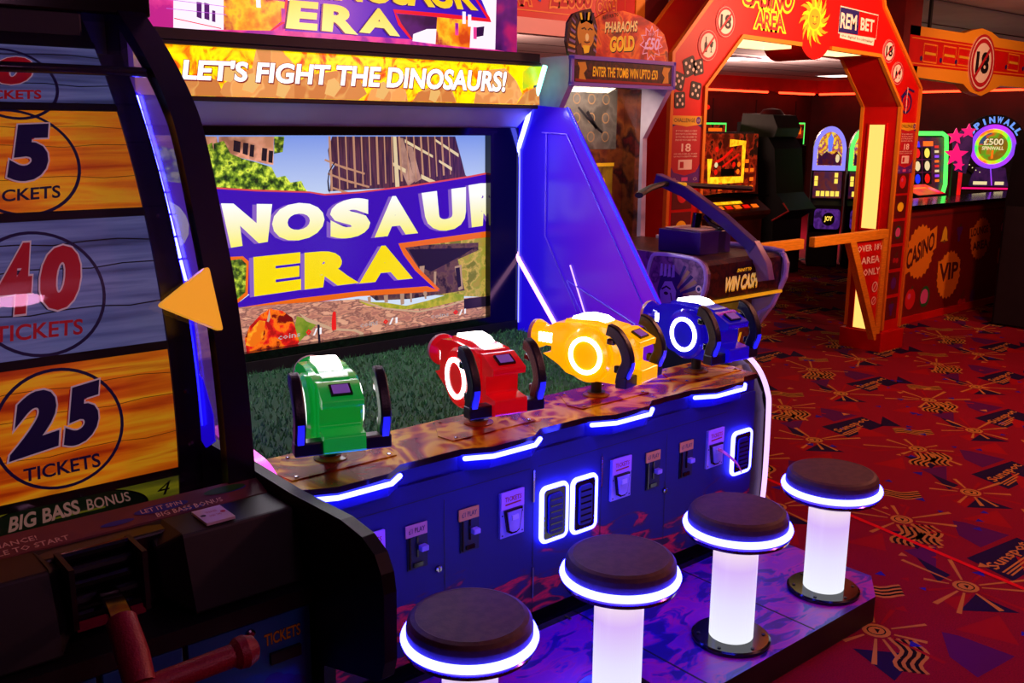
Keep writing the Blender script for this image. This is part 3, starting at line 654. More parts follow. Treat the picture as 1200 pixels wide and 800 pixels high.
m.flat(S, [(1.20, 1.0), (1.20, .98), (1.54, 1.035), (1.56, 1.055)], 's_orange', .0046)
for k, t, mt in (('T_N', 'N', 's_letter'), ('T_O', 'O', 's_letter'), ('T_S', 'S', 's_letter'), ('T_A', 'A', 's_letter'), ('T_U', 'U', 's_letter'), ('T_R', 'R', 's_letter'),
                 ('T_E2', 'E', 's_yellow'), ('T_R2', 'R', 's_yellow'), ('T_A2', 'A', 's_yellow')):
    m.text(S, t, A[k], mt, .0062, bold=.075, shade='s_lilac', sdx=(-.018, -.002))
m.text(S, 'I', [(1.42, 1.15), (1.50, 1.155), (1.47, 1.335), (1.39, 1.34)], 's_letter', .0062, bold=.04)
m.text(S, 'D', [(1.22, 1.14), (1.40, 1.15), (1.38, 1.34), (1.20, 1.345)], 's_letter', .0062, bold=.04)
for i in '123':
    m.text(S, 'coins', A['T_c'+i], 's_grey', .0064, bold=.01, res=1); m.text(S, '0', A['T_0'+i], 's_red', .0064, bold=.05, res=1); m.text(S, '/1', A['T_s'+i], 's_white', .0064, bold=.03, res=1)
m.build('screen', D)
# soffit, banner, housing, marquee
m = MB(); m.prism([(3.345, 1.690), (3.355, 1.690), (3.515, 1.585), (3.505, 1.575)], 'x', 1.06, 2.95, 'silver_panel'); m.build('soffit_panel', D)
m = MB(); m.box((1.05, 3.345, 1.690), (2.945, 3.56, 1.88), 'black_satin')
for a, b in (((1.05, 3.315, 1.683), (2.945, 3.3455, 1.700)), ((1.05, 3.30, 1.866), (2.945, 3.56, 1.880)), ((1.05, 3.30, 1.88), (2.94, 3.60, 1.918)), ((1.02, 3.315, 1.683), (1.06, 3.4, 1.88))): m.box(a, b, 'black_satin')
m.build('header_housing', D, bevel=.003)
m = MB(); S = FRONT(3.331); A = A_banner
m.box((1.06, 3.3312, 1.700), (2.93, 3.344, 1.867), 'b_fire')
for i, k in enumerate(('r0', 'r1', 'r2', 'r3', 'r4', 'r5', 'r6', 'r7')): m.flat(S, [(max(1.062, a), min(max(b, 1.701), 1.866)) for a, b in A[k]], 'b_rock' if i % 2 == 0 else 'b_rock2', .0008+.0001*i)
for x, z, a in ((1.60, 1.745, .05), (1.52, 1.78, .06), (1.93, 1.74, .05), (2.15, 1.735, .045), (2.75, 1.77, .06), (1.72, 1.73, .04), (2.40, 1.73, .04)):
    m.flat(S, [(x-a, z-.02), (x-.2*a, z-.03), (x+.5*a, z+.01), (x-.1*a, z+.04), (x-.7*a, z+.03)], 'b_rock3', .0020)
m.flat(S, [(1.062, 1.81), (1.062, 1.866), (1.13, 1.866), (1.14, 1.81)], 'b_red', .0021)
m.flat(S, A['g1'], 'b_green', .0021)
m.text(S, "LET'S FIGHT THE DINOSAURS!", A['T'], 'b_letter', .003, bold=.035, shear=.06, shade='b_shadow', sdx=(.004, -.005), out='b_shadow', outw=.02)
m.build('header_banner', D, label='lit flame banner with white lettering')
m = MB(); S = FRONT(3.500); A = A_marquee
m.box((1.06, 3.5005, 1.925), (2.975, 3.52, 2.50), 'm_wall')
for i, (k, mt) in enumerate((('b0', 'm_wall'), ('b1', 'm_house'), ('b2', 'm_fire'), ('p1', 'm_purple'), ('n1', 'm_dark'), ('n2', 'm_dark'), ('n3', 'm_house'), ('f1', 'm_fire'), ('w5', 'm_house'), ('d1', 'm_night'),
               ('bl1', 'm_red'), ('w1', 'm_dark'), ('w2', 'm_dark'), ('w3', 'm_dark'), ('w6', 'm_dark'), ('red1', 'm_red'), ('red2', 'm_red'), ('red3', 'm_red'))):
    m.flat(S, [(min(max(a, 1.062), 2.974), min(max(b, 1.926), 2.499)) for a, b in A[k]], mt, .0006+.0002*i)
for (a, b) in ((1.80, 1.985), (1.83, 2.02), (1.70, 2.03), (2.62, 1.99), (2.66, 2.04), (2.72, 1.98), (2.69, 2.03)):
    m.flat(S, [(a, b), (a+.018, b), (a+.018, b+.05), (a, b+.05)], 'm_house' if b > 2 else 'm_wall', .0046)
for x0_, z0_ in (): m.flat(S, [(x0_, z0_), (x0_+.02, z0_), (x0_+.02, z0_+.07), (x0_, z0_+.07)], 'm_dark', .0046)
for k in range(4): m.line(S, [(1.36, 2.0+.03*k), (1.58, 1.995+.028*k)], .002, 'm_lilac', .0044)
for k, t in (('T_E', 'E'), ('T_R', 'R'), ('T_A', 'A')): m.text(S, t, A[k], 'm_letter', .0056, bold=.05, shade='m_dark', sdx=(-.008, -.003))
m.text(S, 'DINOSAUR', A['T_2'], 'm_letter', .0056, bold=.045, shade='m_dark', sdx=(-.008, -.003))
m.build('marquee', D, label='lit dinosaur marquee with yellow letters')
# side wings with their light tubes
def wing(side):
    m = MB(); pr = [(3.54, .60), (2.62, .62), (2.52, .80), (2.57, .885), (3.15, 1.685), (3.36, 1.70), (3.54, 1.70)]
    if side > 0: m.prism(pr, 'x', 2.962, 2.985, 'wing_acrylic')
    else: m.prism(pr, 'x', 1.005, 1.025, 'wing_acrylic', fn=lambda p: (p.x+max(0, p.z-.84)*.105, p.y, p.z))
    w = m.build('side_wing', D, label='blue glowing slanted wing panel on the '+('right' if side > 0 else 'left'))
    X = (lambda z: 2.956) if side > 0 else (lambda z: 1.032+max(0, z-.84)*.105)
    ed = [(2.52, .80), (2.57, .885), (3.15, 1.685)]
    m = MB(); xe = (lambda z: 2.962) if side > 0 else (lambda z: 1.004+max(0, z-.84)*.105)
    m.tube([(xe(z), y-.006, z) for y, z in ed], .006 if side > 0 else .0045, 'led_edge' if side > 0 else 'led_edge', 8)
    m.build('edge_light', w)
    m = MB(); m.tube([(X(z), y, z) for y, z in [(3.488, 1.045), (3.49, 1.42), (3.47, 1.49), (3.40, 1.64), (3.385, 1.69)]], .011, 'led_white', 8)
    m.build('light_tube', w)
    m = MB(); m.tube([(X(z), y, z) for y, z in [(3.19, .72), (3.45, .99), (3.488, 1.045)]], .0105, 'led_rose', 8); m.build('light_tube', w)
    m = MB(); m.tube([(X(z), y, z) for y, z in [(3.10, 1.005), (2.985, .77)]], .0035, 'led_violet', 6); m.build('reflection_streak', w)  # thin glowing tube that copies a reflection streak on the wing
    m = MB(); m.tube([(X(1.69), 3.385, 1.69), (X(1.7), 3.345, 1.73), (X(1.85), 3.285, 1.868)], .011, 'led_teal', 8); m.build('light_tube', w)
    m = MB(); m.tube([(X(1), 3.452, .69), (X(1.6), 3.452, 1.56)], .003, 'led_dot', 6); m.build('dot_strip', w)
    sg = 1 if side > 0 else -1
    m = MB()
    for path in ([(3.27, 1.58), (3.27, 1.12), (3.05, .80)], [(3.30, 1.58), (3.14, 1.575), (2.62, .83)], [(3.12, .93), (2.98, .745)], [(3.12, .935), (2.70, .80)]):
        m.tube([(X(z)-.004*sg*0, y, z) for y, z in path], .0035, 'wing_blue', 6)
    m.build('panel_seam', w)
wing(1); wing(-1)
# side bumpers round the counter with their light strips
mat('bumper_black', '#0c0a2a', .35)
def bumper(side):
    m = MB(); pr = [(3.54, .06), (2.062, .06), (2.052, .30), (2.056, .57), (2.068, .636), (2.10, .695), (2.14, .735), (2.185, .755), (2.26, .764), (2.52, .80), (2.62, .81), (3.54, .64)]
    a, b = (2.966, 3.005) if side > 0 else (.985, 1.028)
    m.prism(pr, 'x', a, b, 'black_gloss')
    if side > 0: m.prism([p for p in pr if p[0] < 2.55]+[(2.52, .06)], 'x', 2.888, 2.966, 'bumper_black')
    w = m.build('side_bumper', D)
    ls = smooth_path([((a+b)/2, y-.004, z) for y, z in [(2.058, .10), (2.046, .30), (2.049, .57), (2.060, .638), (2.092, .700), (2.136, .742), (2.185, .762), (2.26, .771), (2.44, .795)]], 5)
    m = MB(); m.sweep([p+Vector((.004 if side > 0 else .004, -.004, .005)) for p in ls], .013 if side > 0 else .034, .014, 'led_violet' if side > 0 else 'led_pink', (1, 0, 0)); m.build('bumper_light', w)
    for y, z in ((2.12, .66), (2.17, .71), (2.10, .45), (2.10, .30)):
        m = MB(); m.lathe([(.005, 0), (.005, .003), (0, .004)], (b if side < 0 else 2.888, y, z), 'chrome', 8, Matrix.Rotation(R_(90 if side < 0 else -90), 4, 'Y')); m.build('bolt', w)
bumper(1); bumper(-1)
# guns
def gun(x, az, sh, word, slots):
    """local: +Y is the muzzle; built about the post on the counter and turned to its heading"""
    Mx = Matrix.Translation((x, 2.18, .7375)) @ Matrix.Rotation(R_(-az), 4, 'Z')
    loc = lambda p: Mx @ Vector(p)
    def fin(m): m.v = [tuple(loc(p)) for p in m.v]; return m
    m = MB(); m.lathe([(.045, 0), (.045, .004), (.030, .008), (.030, .013), (.018, .013), (.018, .070)], (0, 0, 0), ['amber_washer', 'amber_washer', 'amber_washer', 'black_satin', 'black_satin'], 28)
    g = fin(m).build('mounted_gun', D, label=word+' light gun on a swivel post')
    sh_m = 'shell_'+sh
    out = [(.175, .212), (.13, .238), (.05, .247), (-.08, .243), (-.115, .228), (-.115, .078), (-.09, .064), (.02, .062), (.085, .075), (.115, .098), (.178, .128), (.145, .138), (.14, .20)]
    m = MB(); m.prism(out, 'x', -.056, .056, sh_m)
    for s_ in (-1, 1):
        m.lathe([(.090, 0), (.090, .012), (.082, .021), (.050, .023), (0, .024)], (s_*.052, 0, .147), sh_m, 40, Matrix.Rotation(R_(90*s_), 4, 'Y'))
    # ridge under the top lamp, rear housing with overhang, recess and lower step
    m.prism([(.11, .236), (.10, .252), (-.02, .258), (-.10, .246), (-.11, .236)], 'x', -.034, .034, sh_m)
    rear = [(-.09, .238), (-.12, .241), (-.186, .209), (-.183, .190), (-.142, .182), (-.140, .130), (-.195, .122), (-.195, .078), (-.15, .064), (-.08, .062)]
    m.prism(rear, 'x', -.052, .052, sh_m)
    m.box((-.058, -.06, .15), (.058, .0, .225), sh_m)
    fin(m).build('gun_shell', g, bevel=.005)
    for s_ in (-1, 1):
        m = MB(); rr = [(.0485, .0), (.0485, .0045), (.052, .006), (.060, .006), (.062, .0045), (.062, .0)]
        m.lathe(rr, (s_*.0745, 0, .147), 'ring_light', 44, Matrix.Rotation(R_(90*s_), 4, 'Y'))
        fin(m).build('ring_light', g, label='glowing white ring')
    m = MB(); m.prism([(.085, .246), (.075, .264), (.03, .272), (-.02, .268), (-.045, .256), (-.045, .244)], 'x', -.030, .030, 'white_glow'); fin(m).build('top_lamp', g, bevel=.006)
    m = MB(); m.lathe([(.036, .10), (.036, .20), (.042, .212), (.050, .232), (.050, .246), (.038, .251), (.030, .243), (0, .236)], (0, 0, .178), [sh_m]*3+['tip_pink']*3+['black_gloss'], 28, Matrix.Rotation(R_(-90), 4, 'X'))
    fin(m).build('muzzle', g)
    for k in range(slots):
        for s_ in (-1, 1):
            m = MB(); m.box((s_*.0355-.004, .142+.0145*k, .162), (s_*.0355+.004, .149+.0145*k, .194), 'white_glow'); fin(m).build('vent_light', g)
    m = MB(); m.box((-.027, 0, 0), (.027, .040, .006), 'black_gloss'); m.box((-.021, .004, .006), (.021, .036, .0075), 'label_screen')
    q = Matrix.Translation((0, -.172, .2165)) @ Matrix.Rotation(R_(26), 4, 'X'); m.v = [tuple(q @ Vector(p)) for p in m.v]
    fin(m).build('label_plate', g)
    m = MB(); m.box((-.122, -.178, .072), (.122, -.138, .107), 'black_plastic'); fin(m).build('handle_bar', g, bevel=.004)
    for s_ in (-1, 1):
        pth = smooth_path([(s_*.106, -.152, .085), (s_*.106, -.160, .125), (s_*.106, -.174, .160), (s_*.106, -.160, .205), (s_*.106, -.130, .242), (s_*.106, -.102, .252)], 4)
        m = MB(); m.sweep(pth, .027, .036, 'grip_rubber', (1, 0, 0))
        m.box((s_*.106-.011, -.128, .205), (s_*.106+.011, -.100, .225), 'black_gloss'); m.box((s_*.106-.010, -.150, .118), (s_*.106+.010, -.128, .142), 'black_gloss')
        hd = fin(m).build('grip_handle', g, bevel=.004)
        m = MB(); m.sweep([(s_*.106, -.172, .104), (s_*.106, -.186, .138), (s_*.106, -.189, .158)], .016, .012, 'blue_insert', (1, 0, 0)); fin(m).build('grip_insert', hd)
glow('ring_light', (1, .93, .96, 1), 5.0); mat('blue_insert', '#1410c8', .25, emit=(.02, .02, 1, 1), es=.8)
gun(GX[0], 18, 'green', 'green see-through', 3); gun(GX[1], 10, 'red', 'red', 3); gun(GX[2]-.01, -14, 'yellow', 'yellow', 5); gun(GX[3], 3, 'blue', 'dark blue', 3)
# ------------------------------------------------------------------ ticket wheel machine at the left edge
T = thing('ticket_machine', 'tall ticket wheel machine with curved glass front at the left edge of the photo', 'arcade machine', (.56, 2.2, 0))
CY, CZ, CR = 3.46, .888, 1.29
class Drum:
    def __call__(s, a, b, h=0.0):
        t = b/CR; return Vector((a, CY-(CR+h)*math.cos(t), CZ+(CR+h)*math.sin(t)))
DS = Drum()
curve = [(2.587, 1.893), (2.508, 1.842), (2.384, 1.755), (2.271, 1.653), (2.21, 1.566), (2.141, 1.383), (2.092, 1.23), (2.057, 1.034), (2.043, .86), (2.043, .775)]
cs = [(p.x, p.y) for p in smooth_path([(a, b, 0) for a, b in curve], 5)]
m = MB()
for k in range(22):                                    # dark rim beside and behind the wheel
    a, b = -.52+k*.068, -.52+(k+1)*.068
    vs = [DS(x, t, h) for x in (.805, .862) for t in (a, b) for h in (-.02, -.006)]
    m.add(vs, [(1, 3, 7, 5), (0, 4, 6, 2), (0, 1, 5, 4), (2, 6, 7, 3), (4, 5, 7, 6), (0, 2, 3, 1)], 'frame_purple')
for t in (.10, -.03, .28, .52): m.lathe([(.007, 0), (.007, .003), (0, .004)], tuple(DS(.835, t, -.006)), 'chrome', 10, Matrix.Rotation(R_(90), 4, 'X'))
wheel = m.build('ticket_wheel', T)
def wheel_panel(b0, b1, plank, deco, lb):
    m = MB(); n = 8; vs = []
    for k in range(n+1):
        b = b0+.010+(b1-b0-.020)*k/n
        for x, h in ((.24, 0), (.80, 0), (.80, -.02), (.24, -.02)): vs.append(DS(x, b, h))
    fs = []
    for k in range(n):
        for q in range(4): fs.append((4*k+q, 4*k+(q+1) % 4, 4*k+4+(q+1) % 4, 4*k+4+q))
    fs += [(3, 2, 1, 0), (4*n, 4*n+1, 4*n+2, 4*n+3)]
    m.add(vs, fs, plank)
    gv = [DS(x, b, h) for x in (.24, .802) for b in (b0-.010, b0+.010) for h in (-.012, .003)]
    m.add(gv, [(1, 3, 7, 5), (0, 1, 5, 4), (2, 6, 7, 3), (4, 5, 7, 6)], 'plank_gap')
    for f in (.33, .62, .8): m.line(DS, [(.24+.07*k, b0+(b1-b0)*f+.004*math.sin(k*2+f*9)) for k in range(9)], .0028 if 'blue' in plank else .0012, 'plank_gap', .0008)
    deco(m); return m.build('wheel_panel', wheel, label=lb)
def circ(m, cx, cy, r, mt='num_navy'): m.ring(DS, cx, cy, r-.007, r, mt, .0014, 48)
def num(m, t, q, mt, b=.04): m.text(DS, t, q, mt, .003, bold=b, shear=.12, out='num_white', outw=.022, shade='num_red' if mt == 'num_navy' else 'num_navy', sdx=(-.006, -.003))
def d0(m):
    circ(m, .583, .868, .103); num(m, '0', [(.549, .858), (.633, .862), (.650, .946), (.566, .940)], 'num_red', .06)
    m.text(DS, 'TICKETS', [(.504, .818), (.640, .822), (.646, .848), (.509, .843)], 'num_red', .0016, bold=.03)
def d5(m):
    circ(m, .555, .663, .131); num(m, '5', [(.525, .612), (.615, .614), (.640, .755), (.554, .750)], 'num_navy', .06)
    m.text(DS, 'TICKETS', [(.470, .566), (.626, .572), (.632, .602), (.475, .592)], 'num_navy', .0016, bold=.02)
def d40(m):
    circ(m, .545, .362, .137); num(m, '4', [(.460, .322), (.525, .322), (.548, .474), (.482, .474)], 'num_red', .05); num(m, '0', [(.540, .324), (.624, .320), (.645, .462), (.563, .464)], 'num_red', .06)
    m.text(DS, 'TICKETS', [(.442, .268), (.619, .264), (.625, .298), (.447, .302)], 'num_red', .0016, bold=.02)
def d25(m):
    circ(m, .548, .064, .135); num(m, '2', [(.440, .014), (.545, .030), (.548, .165), (.454, .143)], 'num_navy', .055); num(m, '5', [(.550, .018), (.630, .032), (.640, .160), (.562, .148)], 'num_navy', .055)
    m.text(DS, 'TICKETS', [(.464, -.038), (.625, -.038), (.624, -.005), (.466, -.008)], 'num_navy', .0016, bold=.02)
mat('bass_ink', '#c8a088', .5, emit='#c8a088', es=.16)
def dbb(m):
    m.disc(DS, .540, -.150, .185, 'green_ink', .0010, 36, .33); m.ring(DS, .540, -.150, .181, .187, 'black_ink', .0014, 40, .33)
    m.text(DS, 'BIG BASS', [(.425, -.146), (.575, -.139), (.570, -.104), (.432, -.110)], 'bass_ink', .0018, bold=.03); m.text(DS, 'BONUS', [(.590, -.137), (.688, -.137), (.680, -.113), (.586, -.109)], 'bass_ink', .0018, bold=.01, shear=.1)
    m.text(DS, '4', [(.745, -.142), (.776, -.142), (.780, -.108), (.752, -.108)], 'black_ink', .0018, bold=.0, shear=.2)
def dno(m): pass
wheel_panel(.8015, .995, 'plank_blue', d0, 'dusk blue plank panel with a red 0'); wheel_panel(.531, .8015, 'plank_orange', d5, 'orange plank panel with a dark 5')
wheel_panel(.216, .531, 'plank_blue', d40, 'grey blue plank panel with a red 40'); wheel_panel(-.090, .216, 'plank_orange', d25, 'orange plank panel with a dark 25')
wheel_panel(-.405, -.090, 'plank_green', dbb, 'olive green bonus panel')
wheel_panel(.995, 1.14, 'plank_gap', dno, 'black top panel')
# cabinet
m = MB(); m.box((.175, 2.75, .05), (.93, 2.81, 1.93), 'grey_board'); m.build('back_panel', T)
m = MB(); m.box((.90, 2.645, .60), (.934, 2.75, 1.90), 'frame_purple'); m.box((.17, 2.645, .60), (.21, 2.75, 1.90), 'frame_purple'); m.build('corner_post', T, bevel=.003)
m = MB(); m.box((.15, 2.545, 1.865), (.95, 2.82, 2.12), 'black_gloss'); m.box((.18, 2.56, 1.79), (.785, 2.64, 1.87), 'black_satin'); m.build('top_housing', T, bevel=.006)
for xc in (.900, .200):
    m = MB(); m.sweep([(xc, y+.018, z) for y, z in cs], .066, .036, 'frame_purple', (1, 0, 0)); m.build('side_frame', T)
m = MB()
vs = [(x, y+.012, z) for y, z in cs for x in (.232, .868)]
m.add(vs, [(2*k, 2*k+1, 2*k+3, 2*k+2) for k in range(len(cs)-1)], 'front_glass', True); m.build('front_glass', T)
m = MB(); lp = [(2.590, 1.676), (2.476, 1.488), (2.338, 1.221), (2.318, 1.10), (2.312, .99)]
m.prism([(y+.03, z) for y, z in cs if z > .84]+[(2.255, .835), (2.30, .98)]+lp[::-1][1:]+[(2.645, 1.70), (2.645, 1.87)], 'x', .9195, .9205, 'side_glass'); m.build('side_window', T, label='hazy violet see-through side panel')
m = MB(); m.prism(lp+[(2.285, .98), (2.235, .90), (2.235, .83), (2.29, .80), (2.36, .835), (2.44, .80), (2.645, .80), (2.645, 1.70)], 'x', .917, .922, 'side_blue'); m.build('side_lining', T, label='lining strip with painted blue glow')
for k in range(3):
    m = MB(); m.tube([(.912, 2.29+.024*k, .86), (.912, 2.30+.024*k, .98), (.912, 2.325+.026*k, 1.12)], .0022, 'led_edge', 6); m.build('inner_light', T)
for k in range(len(lp)-3):
    n = 5
    for q in range(n):
        f = lambda t: (.914, lp[k][0]+(lp[k+1][0]-lp[k][0])*t, lp[k][1]+(lp[k+1][1]-lp[k][1])*t)
        m = MB(); m.tube([f(q/n+.012), f((q+1)/n-.012)], .0042, 'led_blue', 8); m.build('inner_light', T)
m = MB(); m.cyl((.20, 2.372, 1.722), (.90, 2.372, 1.722), .0115, 'black_gloss', 14); m.build('glass_rail', T)
# the pointer on the glass
c3 = [Vector((.742, 2.062, 1.220)), Vector((.866, 2.082, 1.294)), Vector((.879, 2.052, 1.146))]
pts = []
for i in range(3):
    p, a, b = c3[i], (c3[i-1]-c3[i]).normalized()*.012, (c3[(i+1) % 3]-c3[i]).normalized()*.012
    for k in range(5):
        t = k/4; pts.append(p+a*(1-t)**2+b*t**2)
nn = (c3[1]-c3[0]).cross(c3[2]-c3[0]).normalized()
if nn.y > 0: nn = -nn
nv = len(pts); m = MB()
m.add([p+nn*.004 for p in pts]+[p-nn*.016 for p in pts], [tuple(range(nv)), tuple(range(nv, 2*nv))[::-1]]+[(i, (i+1) % nv, nv+(i+1) % nv, nv+i) for i in range(nv)], 'arrow_orange')
m.build('pointer_arrow', T, label='orange arrow pointing left')
# lower cabinet
mat('side_black', '#0b090e', .42, spec=.25)
prof = [(2.81, .05), (2.81, .80), (2.06, .80), (1.88, .798), (1.655, .807), (1.572, .797), (1.525, .775), (1.503, .74), (1.495, .70), (1.498, .55), (1.51, .51), (1.53, .495), (1.75, .43), (1.765, .05)]
for a, b in ((.938, .968), (.14, .168)):
    MB().prism(prof, 'x', a, b, 'side_black').build('side_panel', T, bevel=.006)
m = MB(); m.box((.17, 2.05, .05), (.936, 2.75, .60), 'black_satin'); m.box((.17, 2.045, .60), (.936, 2.065, .775), 'black_satin'); m.box((.17, 1.815, .03), (.936, 2.05, .60), 'black_satin'); m.box((.17, 1.79, .566), (.936, 1.95, .605), 'black_satin'); m.build('lower_body', T)
m = MB(); sl = Surf((0, 2.046, .7885), (1, 0, 0), Vector((0, .0632, .0189)).normalized(), Vector((0, -.0189, .0632)).normalized())
m.prism([(2.05, .789), (1.985, .7695), (1.985, .73), (2.05, .73)], 'x', .17, .936, 'strip_print')
for cx, cy, a in ((.60, -.045, .035), (.70, -.03, .06), (.76, -.055, .03), (.86, -.025, .04)): m.disc(sl, cx, cy, a, 'blue_ink', .0006, 18, .22)
m.text(sl, 'GET CHANCE!', [(.30, -.036), (.445, -.036), (.445, -.020), (.30, -.020)], 'cream_ink', .001, bold=.01, res=1)
m.text(sl, 'HANDLE TO START', [(.30, -.060), (.50, -.060), (.50, -.044), (.30, -.044)], 'cream_ink', .001, bold=.01, res=1)
m.text(sl, 'LET IT SPIN', [(.655, -.036), (.745, -.036), (.745, -.022), (.655, -.022)], 'cream_ink', .001, bold=.01, res=1)
m.text(sl, 'BIG BASS BONUS', [(.68, -.060), (.83, -.060), (.83, -.044), (.68, -.044)], 'cream_ink', .001, bold=.01, res=1)
m.disc(sl, .85, -.02, .05, 'green_ink', .0008, 16, .25)
m.build('instruction_strip', T)
m = MB()
for a, b, fl in ((.685, .934, 1), (.172, .425, -1)):
    pr = [(1.985, .7690), (1.862, .771), (1.812, .612), (1.99, .612)]
    m.prism(pr, 'x', a, b, 'black_satin')
    e, o = (a, a-.045) if fl > 0 else (b, b+.045)       # rounded horn into the recess
    m.add([(e, 1.98, .770), (e, 1.862, .775), (e, 1.815, .615), (e, 1.98, .612), (o, 1.98, .765), (o, 1.90, .740), (o, 1.88, .640), (o, 1.98, .612)], [(0, 1, 5, 4), (1, 2, 6, 5), (2, 3, 7, 6), (4, 5, 6, 7)], 'black_satin')
m.box((.42, 1.93, .605), (.69, 1.99, .765), 'black_plastic')
m.build('control_deck', T, bevel=.006)
m = MB(); m.box((.742, 1.873, .7735), (.806, 1.955, .7795), 'white_plastic'); S = TOP(.7795)
m.disc(S, .752, 1.915, .006, 'black_ink', .0006, 12); m.disc(S, .796, 1.915, .006, 'red_ink', .0006, 12)
m.text(S, 'WINNER', [(.762, 1.922), (.788, 1.922), (.788, 1.934), (.762, 1.934)], 'red_ink', .0006, res=1); m.text(S, 'EVERY TIME', [(.762, 1.90), (.788, 1.90), (.788, 1.91), (.762, 1.91)], 'red_ink', .0006, res=1)
m.build('sticker', T, label='pale pink sticker on the deck')
m = MB()
for k in range(5):
    t = k/4; m.cyl((.462, 1.915-.06*t, .765-.10*t), (.590, 1.915-.06*t, .765-.10*t), .012, 'black_gloss' if k % 2 == 0 else 'black_plastic', 10)
m.box((.452, 1.83, .65), (.462, 1.93, .775), 'black_satin'); m.box((.590, 1.83, .65), (.600, 1.93, .775), 'black_satin')
m.box((.460, 1.84, .640), (.592, 1.87, .662), 'chrome'); lm = m.build('lever_mount', T)
m = MB(); m.sweep([(.528, 1.87, .690), (.505, 1.74, .725), (.492, 1.66, .728)], .040, .022, 'black_gloss', (1, 0, 0)); lv = m.build('pull_lever', T, bevel=.003)
m = MB(); m.tube([(.492, 1.668, .728), (.486, 1.60, .690), (.482, 1.560, .655)], [.027, .029, .027], 'red_grip', 14); m.tube([(.30, 1.56, .640), (.482, 1.558, .645), (.655, 1.56, .648)], .0215, 'red_grip', 16)
for x, z in ((.285, .640), (.670, .648)): m.lathe([(0, -.031), (.018, -.026), (.029, -.011), (.031, .004), (.024, .022), (.012, .029), (0, .031)], (x, 1.56, z), 'red_grip', 20, Matrix.Rotation(R_(90), 4, 'Y'))
m.build('lever_grip', lv, label='red rubber T shaped grip')
for i, (a, b) in enumerate(((.182, .474), (.486, .644), (.656, .932))):
    m = MB(); m.box((a, 1.797, .06), (b, 1.815, .560), 'door_blue')
    S = FRONT(1.797)
    if i == 2:
        m.text(S, 'TICKETS', [(.822, .497), (.908, .497), (.908, .525), (.822, .525)], 'gold_ink', .0012, bold=.02, out='black_ink', outw=.03)
        for k in range(9): m.disc(S, .69+.025*k, .40-.012*(k % 3), .028, 'blue_ink', .0006+.0001*k, 14)
    d = m.build('cabinet_door', T, bevel=.002)
    if i == 2:
        MB().box((.832, 1.788, .452), (.905, 1.798, .478), 'black_ink').build('ticket_outlet', d)
        MB().lathe([(.011, 0), (.011, .006), (.007, .009), (0, .009)], (.79, 1.797, .540), 'chrome', 18, Matrix.Rotation(R_(90), 4, 'X')).build('door_lock', d)

# ------------------------------------------------------------------ crossbow machine beyond the wing
P = thing('crossbow_machine', 'white sided crossbow arcade machine with Egyptian topper sign behind the blue wing', 'arcade machine', (3.4, 3.1, 0))
mat('violet_trim', '#a080c8', .3, emit='#8060d0', es=.10); mat('mural', '#3c1c10', .4, col2=['#6a2c14', '#8a4a1c', '#2a1014', '#7a1c14'], scale=7, detail=5, lo=.32, hi=.68)
mat('mural_gold', '#8a6414', .4, emit='#000000', es=.16, col2=['#b08a1c', '#6a4a14', '#c89c28'], scale=6, lo=.35, hi=.65, emit_tex=True)
mat('stone_board', '#5a5244', .5, emit='#000000', es=.22, col2=['#6c6454', '#4a4438'], scale=8, lo=.4, hi=.6, emit_tex=True)
mat('ruin_purple', '#6a4470', .5, col2=['#8a5c84', '#503058', '#9a7088'], scale=14, detail=5, lo=.35, hi=.65)
mat('ph_fire', '#8a1008', .4, emit='#000000', es=.42, col2=['#c02408', '#e06010', '#6a0c08'], scale=9, detail=5, dist=1.2, lo=.34, hi=.68, emit_tex=True)
mat('ph_gold', '#e8b020', .35, emit='#e8a818', es=.5); mat('ph_cream', '#f0cc80', .4, emit='#f0c470', es=.4); mat('ph_dark', '#200810', .4, col2=['#4c1810', '#180610', '#5c2410'], scale=16, lo=.36, hi=.64)
mat('ph_face', '#d08420', .4, emit='#c87c1c', es=.32); mat('ph_pink', '#e8b8d0', .4, emit='#e8b0d0', es=.35); mat('stock_violet', '#7a5488', .4)
mat('gun_purple', '#3a2078', .3, spec=.6)
up = [(3.20, 1.912), (3.20, 1.80), (3.362, 1.552), (3.352, 1.02), (3.20, .94), (3.20, 0.02), (3.92, .02), (3.92, 1.912)]
for a, b in ((3.03, 3.062), (3.690, 3.722)): MB().prism(up, 'x', a, b, 'white_board').build('side_panel', P, bevel=.004)
dk = [(3.25, 1.08), (2.56, 1.085), (2.50, 1.062), (2.478, 1.02), (2.482, .955), (2.54, .82), (2.625, .70), (2.64, .02), (3.25, .02)]
